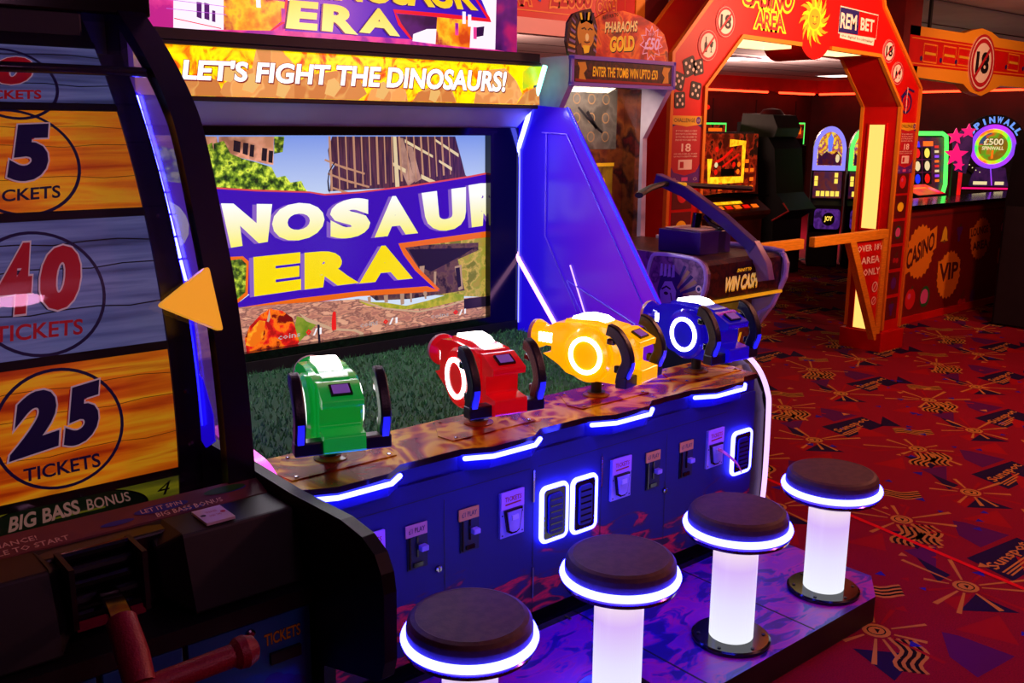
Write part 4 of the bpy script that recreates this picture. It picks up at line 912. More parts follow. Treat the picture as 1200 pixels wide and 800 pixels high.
for a, b, nm in ((3.135, 3.160, 0), (3.690, 3.716, 1)):
    m = MB(); m.prism(dk, 'x', a, b, 'ruin_purple' if nm == 0 else 'white_board')
    S = LEFTF(a)
    if nm == 0:                                        # Egyptian head emblem
        m.flat(S, [(-2.72, .84), (-2.74, .93), (-2.72, 1.0), (-2.67, 1.03), (-2.62, 1.0), (-2.60, .92), (-2.62, .84)], 'navy_ink', .0010)
        m.flat(S, [(-2.715, .84), (-2.725, .92), (-2.70, .965), (-2.66, .97), (-2.635, .93), (-2.64, .84)], 'lilac_plate', .0014)
        m.line(S, [(-2.715, .93), (-2.69, .945), (-2.665, .935)], .008, 'black_ink', .0018); m.disc(S, -2.69, .915, .012, 'black_ink', .0018, 14, .6); m.line(S, [(-2.665, .92), (-2.655, .88), (-2.67, .87)], .006, 'black_ink', .0018)
        for k in range(6): m.flat(S, [(-2.64+.008*k, .955-.006*k), (-2.60+.02*k, 1.045-.018*k), (-2.585+.02*k, 1.04-.02*k), (-2.634+.008*k, .945-.006*k)], 'tan_ink' if k % 2 else 'navy_ink', .0012+.0001*k)
        for k in range(4): m.flat(S, [(-2.73+.022*k, .985), (-2.725+.022*k, 1.04), (-2.715+.022*k, 1.04), (-2.712+.022*k, .99)], 'lilac_plate', .0019)
        m.disc(S, -2.555, .885, .036, 'brightred_ink', .0018, 22); m.ring(S, -2.555, .885, .032, .036, 'cream_ink', .0022, 22)
        m.flat(S, [(-2.565, .905), (-2.545, .905), (-2.553, .888), (-2.543, .888), (-2.566, .862), (-2.560, .882), (-2.570, .882)], 'cream_ink', .0024)
        m.disc(S, -2.515, .955, .016, 'cream_ink', .0018, 16); m.disc(S, -2.515, .955, .009, 'navy_ink', .0022, 12)
    w = m.build('deck_side', P, label='purple side panel with an Egyptian head emblem' if nm == 0 else None)
    ed = [(2.80, .98), (2.78, 1.055), (2.74, 1.079), (2.56, 1.079), (2.50, 1.057), (2.482, 1.02), (2.486, .957), (2.545, .82), (2.63, .70), (2.645, .02)]
    if nm == 1: ed = [(3.2, 1.08)]+ed[3:]
    m = MB(); m.tube(smooth_path([(a-.002, y, z) for y, z in ed], 3), .0085, 'violet_trim', 8); m.build('edge_trim', w)
m = MB(); m.box((3.155, 2.53, 1.045), (3.695, 3.35, 1.065), 'ph_dark'); m.prism([(2.53, 1.065), (2.50, 1.05), (2.505, .895), (2.56, .86), (2.60, 1.05)], 'x', 3.158, 3.695, 'ph_dark')
S = Surf((0, 2.5, 1.05), (1, 0, 0), Vector((0, -.005, .155)).normalized(), (0, -1, 0))
m.text(S, 'WIN CASH', [(3.285, -.120), (3.515, -.118), (3.520, -.055), (3.293, -.058)], 'ph_cream', .0014, bold=.03, shear=.1, shade='ph_gold', sdx=(.004, -.006))
m.text(S, 'SHOOT TO', [(3.365, -.045), (3.465, -.045), (3.468, -.028), (3.368, -.028)], 'ph_gold', .0014, bold=.05, res=1)
m.box((3.160, 2.49, .888), (3.69, 2.525, .900), 'ph_gold'); m.build('deck_front', P)
m = MB(); m.box((3.160, 2.65, .02), (3.692, 2.70, .895), 'mural'); m.box((3.162, 2.645, .70), (3.60, 2.651, .885), 'mural_gold')
m.box((3.33, 2.64, .755), (3.40, 2.648, .835), 'black_ink'); m.box((3.46, 2.64, .78), (3.52, 2.648, .815), 'cream_ink')
m.text(FRONT(2.645), 'V', [(3.56, .62), (3.62, .62), (3.62, .69), (3.56, .69)], 'ph_gold', .002, bold=.05)
m.box((3.157, 2.64, .885), (3.693, 2.70, .9), 'ph_gold'); m.build('coin_panel', P)
m = MB(); m.box((3.06, 3.205, 1.795), (3.69, 3.75, 1.905), 'black_satin')
m.box((3.03, 3.192, 1.898), (3.722, 3.215, 1.915), 'violet_trim'); m.box((3.03, 3.192, 1.785), (3.722, 3.215, 1.800), 'violet_trim'); m.box((3.03, 3.192, 1.79), (3.045, 3.21, 1.912), 'violet_trim'); m.box((3.707, 3.192, 1.79), (3.722, 3.21, 1.912), 'violet_trim')
m.box((3.05, 3.1995, 1.802), (3.70, 3.206, 1.897), 'ph_dark'); S = FRONT(3.1995)
m.text(S, 'ENTER THE TOMB WIN UPTO £50', [(3.165, 1.828), (3.600, 1.828), (3.600, 1.872), (3.168, 1.872)], 'ph_gold', .001, bold=.02, shade='red_ink', sdx=(.003, -.003))
for x0_, s_ in ((3.10, 1), (3.66, -1)):
    m.flat(S, [(x0_-.02*s_, 1.815), (x0_-.015*s_, 1.86), (x0_-.03*s_, 1.885), (x0_+.02*s_, 1.888), (x0_+.03*s_, 1.86), (x0_+.01*s_, 1.84), (x0_+.025*s_, 1.812)], 'ph_face', .001)
m.flat(S, [(3.06, 1.803), (3.70, 1.803), (3.70, 1.812), (3.06, 1.816)], 'red_ink', .0008)
m.build('header_sign', P)
m = MB(); tp = [(3.185, 1.912), (3.180, 2.0), (3.190, 2.075), (3.267, 2.111), (3.378, 2.127), (3.493, 2.113), (3.595, 2.083), (3.665, 2.041), (3.695, 1.98), (3.704, 1.912)]
m.prism(tp, 'y', 3.225, 3.245, 'ph_fire'); S = FRONT(3.225)
m.text(S, "PHARAOHS", [(3.260, 2.022), (3.473, 2.042), (3.476, 2.090), (3.263, 2.070)], 'ph_cream', .0016, bold=.03, shade='black_ink', sdx=(.004, -.005))
m.text(S, "GOLD", [(3.291, 1.940), (3.460, 1.955), (3.457, 2.024), (3.299, 2.010)], 'ph_gold', .0016, bold=.05, shade='black_ink', sdx=(.004, -.005))
m.text(S, "RETURN TO", [(3.247, 2.078), (3.350, 2.101), (3.344, 2.118), (3.246, 2.096)], 'black_ink', .0016, bold=.02, res=1)
m.star(S, 3.576, 1.995, .055, .082, 11, 'ph_pink', .0010); m.star(S, 3.576, 1.995, .050, .074, 11, 'ph_fire', .0013)
m.text(S, '£50', [(3.522, 1.965), (3.630, 1.965), (3.634, 2.020), (3.530, 2.022)], 'ph_pink', .0020, bold=.03, shear=.15)
m.text(S, 'WIN UP TO', [(3.548, 2.028), (3.605, 2.028), (3.607, 2.042), (3.550, 2.042)], 'ph_pink', .0020, res=1)
tpp = m.build('topper_sign', P, label='flame red topper board with gold lettering')
m = MB(); hd = [(3.030, 1.912), (3.012, 1.97), (3.020, 2.05), (3.050, 2.088), (3.10, 2.105), (3.155, 2.118), (3.178, 2.09), (3.200, 2.04), (3.192, 1.912)]
m.prism(hd, 'y', 3.210, 3.226, 'ph_dark'); S = FRONT(3.210)
for k in range(7): m.flat(S, [(3.020+.004*k, 1.93+.022*k), (3.062, 1.925+.020*k), (3.066, 1.935+.020*k), (3.018+.004*k, 1.941+.022*k)], 'ph_face' if k % 2 else 'lilac_plate', .0010)
m.disc(S, 3.128, 2.012, .054, 'ph_face', .0010, 24, 1.25)
for k in range(5): m.flat(S, [(3.176, 1.94+.026*k), (3.196, 1.93+.024*k), (3.197, 1.94+.024*k), (3.178, 1.952+.026*k)], 'ph_face' if k % 2 else 'lilac_plate', .0012)
for k in range(5): m.flat(S, [(3.06+.026*k, 2.088+.006*min(k, 2)), (3.072+.026*k, 2.09+.006*min(k, 2)), (3.085+.02*k, 2.068), (3.075+.02*k, 2.066)], 'ph_gold' if k % 2 else 'navy_ink', .0020); m.flat(S, [(3.09, 2.07), (3.13, 2.10), (3.17, 2.075), (3.165, 2.05), (3.13, 2.062), (3.095, 2.048)], 'navy_ink', .0014)
m.line(S, [(3.10, 2.028), (3.118, 2.034), (3.128, 2.026)], .006, 'black_ink', .0018); m.line(S, [(3.140, 2.026), (3.152, 2.034), (3.168, 2.028)], .006, 'black_ink', .0018); m.disc(S, 3.135, 1.995, .011, 'ph_cream', .0016, 12, 1.5); m.line(S, [(3.118, 1.975), (3.135, 1.971), (3.152, 1.976)], .006, 'brown_ink', .0018)
m.flat(S, [(3.11, 1.96), (3.155, 1.96), (3.148, 1.93), (3.12, 1.925)], 'ph_gold', .0012); m.flat(S, [(3.07, 1.95), (3.10, 1.97), (3.11, 1.92), (3.08, 1.915)], 'brown_ink', .0012)
m.build('pharaoh_board', P, label='striped golden pharaoh head board')
m = MB(); m.box((3.062, 3.46, .95), (3.69, 3.50, 1.80), 'mural'); S = FRONT(3.46)
m.flat(S, [(3.065, 1.50), (3.60, 1.50), (3.60, 1.79), (3.065, 1.79)], 'stone_board', .001); m.flat(S, [(3.065, 1.0), (3.58, 1.0), (3.58, 1.42), (3.065, 1.42)], 'mural_gold', .001); m.flat(S, [(3.065, 1.415), (3.59, 1.415), (3.59, 1.432), (3.065, 1.432)], 'ph_gold', .0014)
for i in range(5):
    for j in range(3): m.ring(S, 3.12+.1*i, 1.56+.09*j, .020, .026, 'tan_ink', .0016, 14)
m.line(S, [(3.33, 1.70), (3.42, 1.63), (3.50, 1.58)], .012, 'black_ink', .0018); m.line(S, [(3.39, 1.68), (3.46, 1.60)], .02, 'black_ink', .0018)
for a, b in ((3.22, 1.33), (3.30, 1.31), (3.36, 1.24), (3.42, 1.18), (3.44, 1.14)): m.disc(S, a, b, .032, 'cream_ink', .0018, 12, .7)
m.text(S, '90', [(3.47, 1.28), (3.53, 1.28), (3.53, 1.36), (3.47, 1.36)], 'ph_gold', .0018)
m.build('target_board', P)
m = MB(); m.box((3.70, 3.30, .9), (3.702, 3.31, .91), 'white_board'); m.box((3.062, 3.35, 1.03), (3.69, 3.46, 1.05), 'white_board'); m.box((3.655, 3.38, 1.0), (3.69, 3.46, 1.79), 'mural'); m.build('inner_floor', P)
m = MB(); m.box((3.062, 3.375, 1.05), (3.655, 3.377, 1.795), 'front_glass'); m.build('display_glass', P)
m = MB(); m.box((3.31, 2.66, 1.065), (3.52, 2.90, 1.165), 'gun_purple'); m.box((3.33, 2.68, 1.165), (3.50, 2.88, 1.172), 'cream_ink'); m.cyl((3.42, 2.78, 1.165), (3.43, 2.78, 1.235), .022, 'black_gloss', 12); mt_ = m.build('crossbow_mount', P, bevel=.004)
m = MB(); ax = [(3.43, 3.02, 1.375), (3.44, 2.86, 1.325), (3.46, 2.66, 1.215), (3.485, 2.50, 1.10)]
m.sweep(ax, .045, .050, 'gun_purple', (1, 0, 0)); m.sweep([(3.485, 2.52, 1.115), (3.495, 2.46, 1.03), (3.497, 2.445, .965)], .042, .062, 'stock_violet', (1, 0, 0))
m.box((3.425, 2.86, 1.335), (3.445, 2.93, 1.365), 'ph_gold'); m.sweep([(3.452, 2.75, 1.225), (3.458, 2.72, 1.19), (3.465, 2.66, 1.17)], .03, .02, 'black_gloss', (1, 0, 0))
cb = m.build('crossbow', P, label='purple crossbow gun aimed into the machine', bevel=.004)
m = MB(); m.tube(smooth_path([(3.15, 2.88, 1.318), (3.22, 2.92, 1.327), (3.32, 2.95, 1.345), (3.43, 2.955, 1.356), (3.56, 2.94, 1.345), (3.72, 2.90, 1.335), (3.88, 2.83, 1.325)], 4), .013, 'black_satin', 8, rx=1.5); m.build('bow_limb', cb)
# ------------------------------------------------------------------ the entrance arch of the casino corner
A = thing('entrance_arch', 'red and yellow entrance arch with round no under-18 signs and sun medallion', 'archway', (5.5, 3.72, 0))
Y0, Y1 = 3.58, 3.86
inner_l = [(4.43, 0), (4.43, 1.83), (4.735, 2.115), (5.318, 2.105)]
med = [(5.48+.185*math.cos(R_(a)), 2.215+.185*math.sin(R_(a))) for a in range(217, 324, 8)]
inner_r = [(5.645, 2.10), (6.24, 2.085), (6.575, 1.765), (6.585, 0)]
outer = [(6.845, 0), (6.835, 1.90), (6.25, 2.41), (6.20, 2.56), (4.72, 2.56), (4.43, 2.30), (4.13, 2.0), (4.13, 0)]
m = MB(); m.prism(inner_l+med+inner_r+outer, 'y', Y0, Y1, 'red_laminate'); m.build('arch_frame', A)
for path in ([(4.424, .16), (4.424, 1.833), (4.732, 2.121), (5.318, 2.111)], [(5.645, 2.106), (6.245, 2.091), (6.581, 1.767), (6.590, .16)], [(6.838, .16), (6.829, 1.896), (6.245, 2.405), (6.19, 2.56)], [(4.136, .16), (4.136, 2.0), (4.43, 2.293), (4.72, 2.55)]):
    for y in (Y0-.003, Y1+.003):
        m = MB(); m.sweep([(a, y, b) for a, b in path], .026, .024, 'orange_trim', (0, 1, 0)); m.build('edge_trim', A)
for x0_, x1_ in ((4.10, 4.46), (6.55, 6.875)):
    m = MB(); m.box((x0_, Y0-.03, 0), (x1_, Y1+.03, .145), 'red_laminate'); m.build('plinth', A, bevel=.004)
for x0_, x1_ in ((4.80, 5.30), (5.68, 6.10)):
    m = MB(); m.box((x0_, 3.63, 2.088), (x1_, 3.81, 2.112), 'warm_strip'); m.build('ceiling_lamp', A)
for z0_, z1_ in ((.90, 1.64), (.155, .72)):
    m = MB(); m.box((6.571, 3.675, z0_), (6.585, 3.795, z1_), 'warm_panel'); p_ = m.build('light_panel', A)
    m = MB()
    for a, b in (((3.66, z0_-.015), (3.81, z0_)), ((3.66, z1_), (3.81, z1_+.015)), ((3.66, z0_), (3.675, z1_)), ((3.795, z0_), (3.81, z1_))): m.box((6.565, a[0], a[1]), (6.58, b[0], b[1]), 'red_laminate')
    m.build('panel_frame', p_)
S = FRONT(Y0)
def sticker(nm, lb=None, th=.003):
    def done(m): return m.build(nm, A, label=lb)
    return done
def no18(cx, cz, r, word, what='18'):
    m = MB(); m.lathe([(r, 0), (r, .003), (0, .003)], (cx, Y0, cz), 'cream_ink', 32, Matrix.Rotation(R_(90), 4, 'X'))
    m.ring(S, cx, cz, r*.92, r*1.0, 'red_ink', .0034); m.ring(S, cx, cz, r*.74, r*.90, 'red_ink', .0034, 32)
    if what == '18': m.text(S, '18', [(cx-.55*r, cz-.42*r), (cx+.55*r, cz-.42*r), (cx+.55*r, cz+.45*r), (cx-.55*r, cz+.45*r)], 'black_ink', .0042, bold=.03)
    else:
        m.flat(S, [(cx-.40*r, cz-.42*r), (cx-.12*r, cz-.42*r), (cx-.12*r, cz+.10*r), (cx-.21*r, cz+.22*r), (cx-.21*r, cz+.52*r), (cx-.31*r, cz+.52*r), (cx-.31*r, cz+.22*r), (cx-.40*r, cz+.10*r)], 'black_ink', .0040)
        m.flat(S, [(cx+.10*r, cz+.25*r), (cx+.48*r, cz+.25*r), (cx+.42*r, cz-.05*r), (cx+.32*r, cz-.12*r), (cx+.32*r, cz-.34*r), (cx+.42*r, cz-.42*r), (cx+.16*r, cz-.42*r), (cx+.26*r, cz-.34*r), (cx+.26*r, cz-.12*r), (cx+.15*r, cz-.05*r)], 'black_ink', .0041)
    m.line(S, [(cx-.56*r, cz-.56*r), (cx+.56*r, cz+.56*r)], r*.14, 'red_ink', .0050)
    m.build('warning_sticker', A, label=word)
no18(4.579, 2.190, .088, 'round crossed-out 18 sign, left side'); no18(4.436, 2.055, .088, 'round crossed-out bottle sign, left side', 'b')
no18(6.362, 2.126, .080, 'round crossed-out 18 sign, right side'); no18(6.500, 1.986, .080, 'round crossed-out bottle sign, right side', 'b')
m = MB()
m.text(S, 'CASINO', [(4.715, 2.295), (5.205, 2.290), (5.222, 2.415), (4.735, 2.395)], 'brightred_ink', .004, bold=.02, out='yellow_ink', outw=.09)
m.text(S, 'AREA', [(4.845, 2.178), (5.140, 2.174), (5.120, 2.272), (4.855, 2.270)], 'brightred_ink', .0052, bold=.02, out='yellow_ink', outw=.09)
m.build('arch_lettering', A, label='yellow outlined area lettering')
m = MB(); cx, cz = 5.447, 2.268
for k in range(20):
    a = k*18; r1 = .165 if k % 2 == 0 else .135
    pts = []
    for t, w in ((.06, .017), (.10, .013), (.13, .009)):
        bend = 6*math.sin(t*60); pts.append((t, w, bend))
    L_ = []; R2 = []
    for t, w, bd in pts:
        t2 = .06+(t-.06)*(r1-.06)/.085; q = R_(a+bd); d = Vector((math.cos(q), math.sin(q))); n_ = Vector((-d.y, d.x))
        L_.append((cx+d.x*t2+n_.x*w, cz+d.y*t2+n_.y*w)); R2.append((cx+d.x*t2-n_.x*w, cz+d.y*t2-n_.y*w))
    q = R_(a+14); tip = (cx+math.cos(q)*r1*1.04, cz+math.sin(q)*r1*1.04)
    m.flat(S, L_+[tip]+R2[::-1], 'yellow_ink' if k % 2 else 'gold_ink', .0030+.00005*k)
m.disc(S, cx, cz, .072, 'yellow_ink', .0045); m.disc(S, cx, cz, .060, 'gold_ink', .0050)
for dx in (-.022, .022): m.disc(S, cx+dx, cz+.014, .008, 'brown_ink', .0056, 12, .6)
m.flat(S, [(cx-.006, cz+.01), (cx+.006, cz+.01), (cx+.009, cz-.012), (cx-.009, cz-.012)], 'yellow_ink', .0056); m.line(S, [(cx-.02, cz-.024), (cx, cz-.031), (cx+.02, cz-.024)], .006, 'brown_ink', .0056)
m.build('sun_emblem', A, label='wavy-rayed yellow sun emblem')
m = MB(); m.prism([(5.718, 2.205), (6.172, 2.194), (6.182, 2.34), (6.165, 2.352), (5.735, 2.366), (5.718, 2.352)], 'y', Y0-.004, Y0, 'red_laminate')
m.flat(S, [(5.718, 2.210), (5.950, 2.207), (5.946, 2.352), (5.718, 2.362)], 'navy_ink', .0050)
m.line(S, [(5.718, 2.205), (6.174, 2.194), (6.180, 2.345), (5.722, 2.366)], .007, 'cream_ink', .0054, closed=True)
m.text(S, 'REM', [(5.732, 2.236), (5.925, 2.233), (5.922, 2.325), (5.734, 2.330)], 'cream_ink', .0060, bold=.03); m.text(S, 'BET', [(5.972, 2.238), (6.137, 2.234), (6.136, 2.312), (5.970, 2.317)], 'cream_ink', .0060, bold=.03)
m.flat(S, [(5.740, 2.175), (6.150, 2.150), (6.158, 2.192), (5.740, 2.204)], 'cream_ink', .0050)
m.text(S, 'the digital bookmaker', [(5.757, 2.181), (6.138, 2.160), (6.140, 2.186), (5.757, 2.199)], 'black_ink', .0056, bold=.01, res=1)
m.build('sponsor_sign', A, label='blue and red sponsor panel')
def challenge(x0_, x1_, z0_, z1_, w):
    m = MB(); m.box((x0_, Y0-.003, z0_), (x1_, Y0, z1_), 'red_ink'); H = z1_-z0_; W = x1_-x0_
    X = lambda u: x0_+W*u
    Z = lambda v: z0_+H*v
    m.flat(S, [(X(0), Z(0)), (X(1), Z(0)), (X(1), Z(.30)), (X(.85), Z(.16)), (X(.5), Z(.11)), (X(.15), Z(.16)), (X(0), Z(.30))], 'purple_ink', .0036)
    m.flat(S, [(X(0), Z(1)), (X(0), Z(.88)), (X(.5), Z(.84)), (X(1), Z(.88)), (X(1), Z(1))], 'gold_ink', .0038)
    m.flat(S, [(X(0), Z(.88)), (X(0), Z(.82)), (X(.16), Z(.865))], 'navy_ink', .0039); m.flat(S, [(X(1), Z(.88)), (X(1), Z(.82)), (X(.84), Z(.865))], 'navy_ink', .0039)
    m.text(S, 'CHALLENGE', [(X(.08), Z(.905)), (X(.76), Z(.905)), (X(.76), Z(.965)), (X(.08), Z(.965))], 'black_ink', .0042, bold=.01, res=1)
    m.disc(S, X(.87), Z(.935), W*.075, 'purple_ink', .0042, 16); m.text(S, '25', [(X(.825), Z(.918)), (X(.915), Z(.918)), (X(.915), Z(.95)), (X(.825), Z(.95))], 'cream_ink', .0046, res=1)
    for i, tx in enumerate(('IF YOU ARE LUCKY', 'ENOUGH TO LOOK UNDER', '25 YOU WILL BE ASKED TO', 'PROVE YOU ARE OVER')):
        m.text(S, tx, [(X(.16), Z(.765-.045*i)), (X(.84), Z(.765-.045*i)), (X(.84), Z(.79-.045*i)), (X(.16), Z(.79-.045*i))], 'cream_ink', .0042, bold=.01, res=1)
    m.text(S, '18', [(X(.36), Z(.47)), (X(.66), Z(.47)), (X(.66), Z(.59)), (X(.36), Z(.59))], 'cream_ink', .0042, bold=.02)
    for i, tx in enumerate(('WE WELCOME ALL FORMS', 'OF PHOTO IDENTITY CARD')): m.text(S, tx, [(X(.12), Z(.425-.04*i)), (X(.88), Z(.425-.04*i)), (X(.88), Z(.447-.04*i)), (X(.12), Z(.447-.04*i))], 'cream_ink', .0042, bold=.01, res=1)
    m.flat(S, [(X(.28), Z(.20)), (X(.72), Z(.20)), (X(.72), Z(.35)), (X(.28), Z(.35))], 'cream_ink', .0042); m.flat(S, [(X(.33), Z(.225)), (X(.45), Z(.225)), (X(.45), Z(.32)), (X(.33), Z(.32))], 'red_ink', .0046)
    m.flat(S, [(X(.40), Z(.03)), (X(.60), Z(.03)), (X(.60), Z(.085)), (X(.40), Z(.085))], 'pink_ink', .0042)
    for a in (.08, .76): m.ring(S, X(a+.08), Z(.055), W*.05, W*.06, 'cream_ink', .0042, 14, .5)
    m.build('age_poster', A, label=w)
challenge(4.148, 4.415, 1.305, 1.672, 'age check poster on the left pillar'); challenge(6.592, 6.826, 1.30, 1.655, 'age check poster on the right pillar')
rd = random.Random(9)
for cx, cz, a, w in ((4.285, 1.935, 20, .050), (4.20, 1.855, -15, .046), (4.36, 1.935, 12, .042), (4.345, 1.81, -8, .046), (4.215, 1.755, 4, .044)):
    m = MB(); ca, sa = math.cos(R_(a)), math.sin(R_(a)); R3 = lambda u, v: (cx+w*(u*ca-v*sa), cz+w*(u*sa+v*ca))
    m.prism([R3(*p) for p in rrect(-1, 1, -1, 1, .3, 3)], 'y', Y0-.003, Y0, 'black_ink')
    for u, v in ((-.5, .5), (.5, .5), (0, 0), (-.5, -.5), (.5, -.5)):
        q = R3(u, v); m.disc(S, q[0], q[1], w*.2, 'cream_ink', .0036, 12)
    m.build('dice_sticker', A)
def fruit(m, S, k, x, z, r, h=.002, zs=1.0):
    if k == 'bell':
        m.flat(S, [(x-r, z-.8*r), (x-.7*r, z-.5*r), (x-.5*r, z+.5*r), (x-.15*r, z+r), (x+.15*r, z+r), (x+.5*r, z+.5*r), (x+.7*r, z-.5*r), (x+r, z-.8*r)], 'gold_ink', h); m.disc(S, x, z-.85*r, r*.25, 'brown_ink', h+.0004, 12)
    elif k == 'grape':
        for i, (a, b) in enumerate(((-.5, .5), (0, .5), (.5, .5), (-.28, 0), (.28, 0), (0, -.5), (.1, .1), (0, -.9))): m.disc(S, x+a*r, z+b*r, r*.34, 'purple_ink', h+.0001*i, 12)
        m.line(S, [(x, z+.8*r), (x+.3*r, z+1.2*r)], r*.2, 'green_ink', h)
    elif k == 'melon':
        m.flat(S, [(x+r*math.cos(R_(a)), z+r*math.sin(R_(a))*1.1) for a in range(-70, 251, 20)], 'green_ink', h); m.flat(S, [(x-.1*r+.78*r*math.cos(R_(a)), z+.8*r*math.sin(R_(a))) for a in range(-60, 241, 20)], 'pink_ink', h+.0004)
    elif k == 'cherry':
        m.disc(S, x-.45*r, z-.4*r, .45*r, 'red_ink', h, 16); m.disc(S, x+.45*r, z-.5*r, .45*r, 'red_ink', h+.0002, 16); m.line(S, [(x-.4*r, z), (x+.3*r, z+r), (x+.45*r, z)], .12*r, 'green_ink', h+.0004)
    elif k == 'plum': m.disc(S, x, z, .8*r, 'purple_ink', h, 18, 1.25); m.line(S, [(x, z+r), (x+.3*r, z+1.3*r)], .15*r, 'green_ink', h+.0003)
    elif k == 'lemon': m.disc(S, x, z, r, 'yellow_ink', h, 18, .75)
    else: m.disc(S, x, z, r, 'brightred_ink', h, 20, 1.05); m.disc(S, x-.25*r, z+.3*r, r*.3, 'pink_ink', h+.0004, 12); m.line(S, [(x, z+.9*r), (x+.3*r, z+1.25*r)], .15*r, 'green_ink', h+.0005)
for xc, w_ in ((4.27, .085), (6.705, .085)):
    for k, (fr, z) in enumerate((('apple', 1.24), ('lemon', 1.06), ('melon', .875), ('cherry', .69), ('plum', .50), ('grape', .31))):
        m = MB(); m.box((xc-w_, Y0-.002, z-.082), (xc+w_, Y0, z+.082), 'dark_red'); fruit(m, FRONT(Y0-.002), fr, xc, z, .045); m.build('fruit_tile', A)
m = MB(); m.ring(S, 6.655, 1.79, .058, .074, 'navy_ink', .0030); m.ring(S, 6.655, 1.79, .030, .036, 'navy_ink', .0030); m.line(S, [(6.655, 1.72), (6.655, 1.90)], .008, 'cream_ink', .0036); m.line(S, [(6.58, 1.83), (6.66, 1.89), (6.75, 1.87)], .014, 'navy_ink', .0032)
m.build('wheel_sticker', A, label='dark roulette wheel sticker')
# the two swing gates
def gate(xa, xb, hinge_right, lb):
    g = thing('swing_gate', lb, 'gate', ((xb if hinge_right else xa), 3.535, 0), group='swing gates of the casino arch')
    m = MB(); m.box((xa, 3.51, .855), (xb, 3.555, .92), 'orange_wood'); m.build('top_rail', g, bevel=.004)
    px = xb-.055 if hinge_right else xa
    m = MB(); m.box((px, 3.512, .165), (px+.055, 3.553, .855), 'orange_wood'); m.build('hinge_post', g, bevel=.003)
    m = MB(); e = xb-.50 if hinge_right else xa+.50; s_ = 1 if hinge_right else -1
    m.prism([(e, .862), (e+.075*s_, .862), (px+.052 if s_ < 0 else px, .20), (px+.052 if s_ < 0 else px, .125), (px+.055 if s_ < 0 else px-.02, .125)], 'y', 3.508, 3.557, 'orange_wood'); m.build('brace', g, bevel=.003)
    m = MB(); m.prism([(e+.06*s_, .857), (px+.02, .857), (px+.02, .22)], 'y', 3.528, 3.538, 'red_laminate'); S = FRONT(3.528)
    if hinge_right:
        m.text(S, "OVER 18's", [(e+.130, .778), (px+.010, .778), (px+.010, .826), (e+.122, .826)], 'cream_ink', .002, bold=.02, res=1)
        m.text(S, 'AREA', [(e+.190, .690), (px-.012, .690), (px-.012, .740), (e+.185, .740)], 'cream_ink', .002, bold=.02, res=1); m.text(S, 'ONLY', [(e+.230, .605), (px+.004, .605), (px+.004, .655), (e+.225, .655)], 'cream_ink', .002, bold=.02, res=1)
        for z, r in ((.515, .038), (.415, .030)): m.ring(S, px-.045, z, r*.78, r, 'cream_ink', .002, 20); m.line(S, [(px-.045-r*.6, z-r*.6), (px-.045+r*.6, z+r*.6)], r*.2, 'cream_ink', .0022)
    m.build('sign_panel', g)
    for z0_, z1_ in ((.77, .88), (.24, .35)): MB().box((px+(.05 if s_ > 0 else -.02), 3.525, z0_), (px+(.075 if s_ > 0 else .005), 3.545, z1_), 'black_satin').build('hinge', g)
gate(5.53, 6.455, True, 'right orange wooden swing gate with red over 18 sign'); gate(4.47, 5.41, False, 'left orange swing gate, mostly hidden behind the crossbow machine')

# ------------------------------------------------------------------ signs overhead, counter and what stands behind it
mat('sign_yellow', '#e0901a', .45); mat('counter_red', '#6e0806', .5)
O = thing('overhead_sign', 'yellow bordered red overhead sign with large crossed-out 18, right of the arch', 'sign', (8.6, 4.05, 2.0))
m = MB(); o_ = [(7.40, 2.40), (8.28, 2.395), (8.43, 2.43), (8.60, 2.455), (8.78, 2.435), (8.93, 2.395), (10.6, 2.39), (10.6, 1.99), (9.05, 1.995), (8.86, 1.94), (8.70, 1.90), (8.49, 1.93), (8.35, 1.99), (7.40, 2.02)]
m.prism(o_, 'y', 4.0, 4.08, 'sign_yellow'); S = FRONT(4.0)
m.flat(S, [(7.40, 2.10), (10.6, 2.08), (10.6, 2.30), (7.40, 2.33)], 'red_laminate', .002)
m.line(S, [(7.43, 2.12), (10.55, 2.10)], .01, 'orange_ink', .003); m.line(S, [(7.43, 2.31), (10.55, 2.28)], .01, 'orange_ink', .003)
for x in (7.63, 7.95, 8.21, 9.15, 9.5, 9.85):
    m.line(S, [(x, 2.14), (x+.22, 2.135), (x+.215, 2.27), (x, 2.275)], .014, 'orange_ink', .0034, closed=True); m.line(S, [(x+.02, 2.205), (x+.20, 2.20)], .02, 'gold_ink', .0036); m.disc(S, x-.03, 2.16, .02, 'navy_ink', .0036, 12)
m.build('sign_board', O)
m = MB(); m.lathe([(.235, 0), (.235, .012), (0, .012)], (8.635, 4.0, 2.172), 'cream_ink', 40, Matrix.Rotation(R_(90), 4, 'X')); S2 = FRONT(3.988)
m.ring(S2, 8.635, 2.172, .215, .236, 'red_ink', .002, 40); m.ring(S2, 8.635, 2.172, .165, .200, 'red_ink', .002, 40); m.text(S2, '18', [(8.515, 2.085), (8.755, 2.085), (8.755, 2.265), (8.515, 2.265)], 'black_ink', .003, bold=.04); m.line(S2, [(8.51, 2.05), (8.76, 2.295)], .03, 'red_ink', .004)
m.build('age_roundel', O, label='crossed-out 18 roundel')
for x in (7.75, 10.2): MB().box((x, 4.03, 2.39), (x+.03, 4.05, RZ), 'black_satin').build('hanger', O)
MB().box((7.30, 4.0, 0), (7.56, 4.2, RZ), 'dark_red').build('trim_3', kind='structure')
K = thing('prize_sign', 'red overhead cash sign above the crossbow machine topper', 'sign', (3.6, 4.05, 2.2))
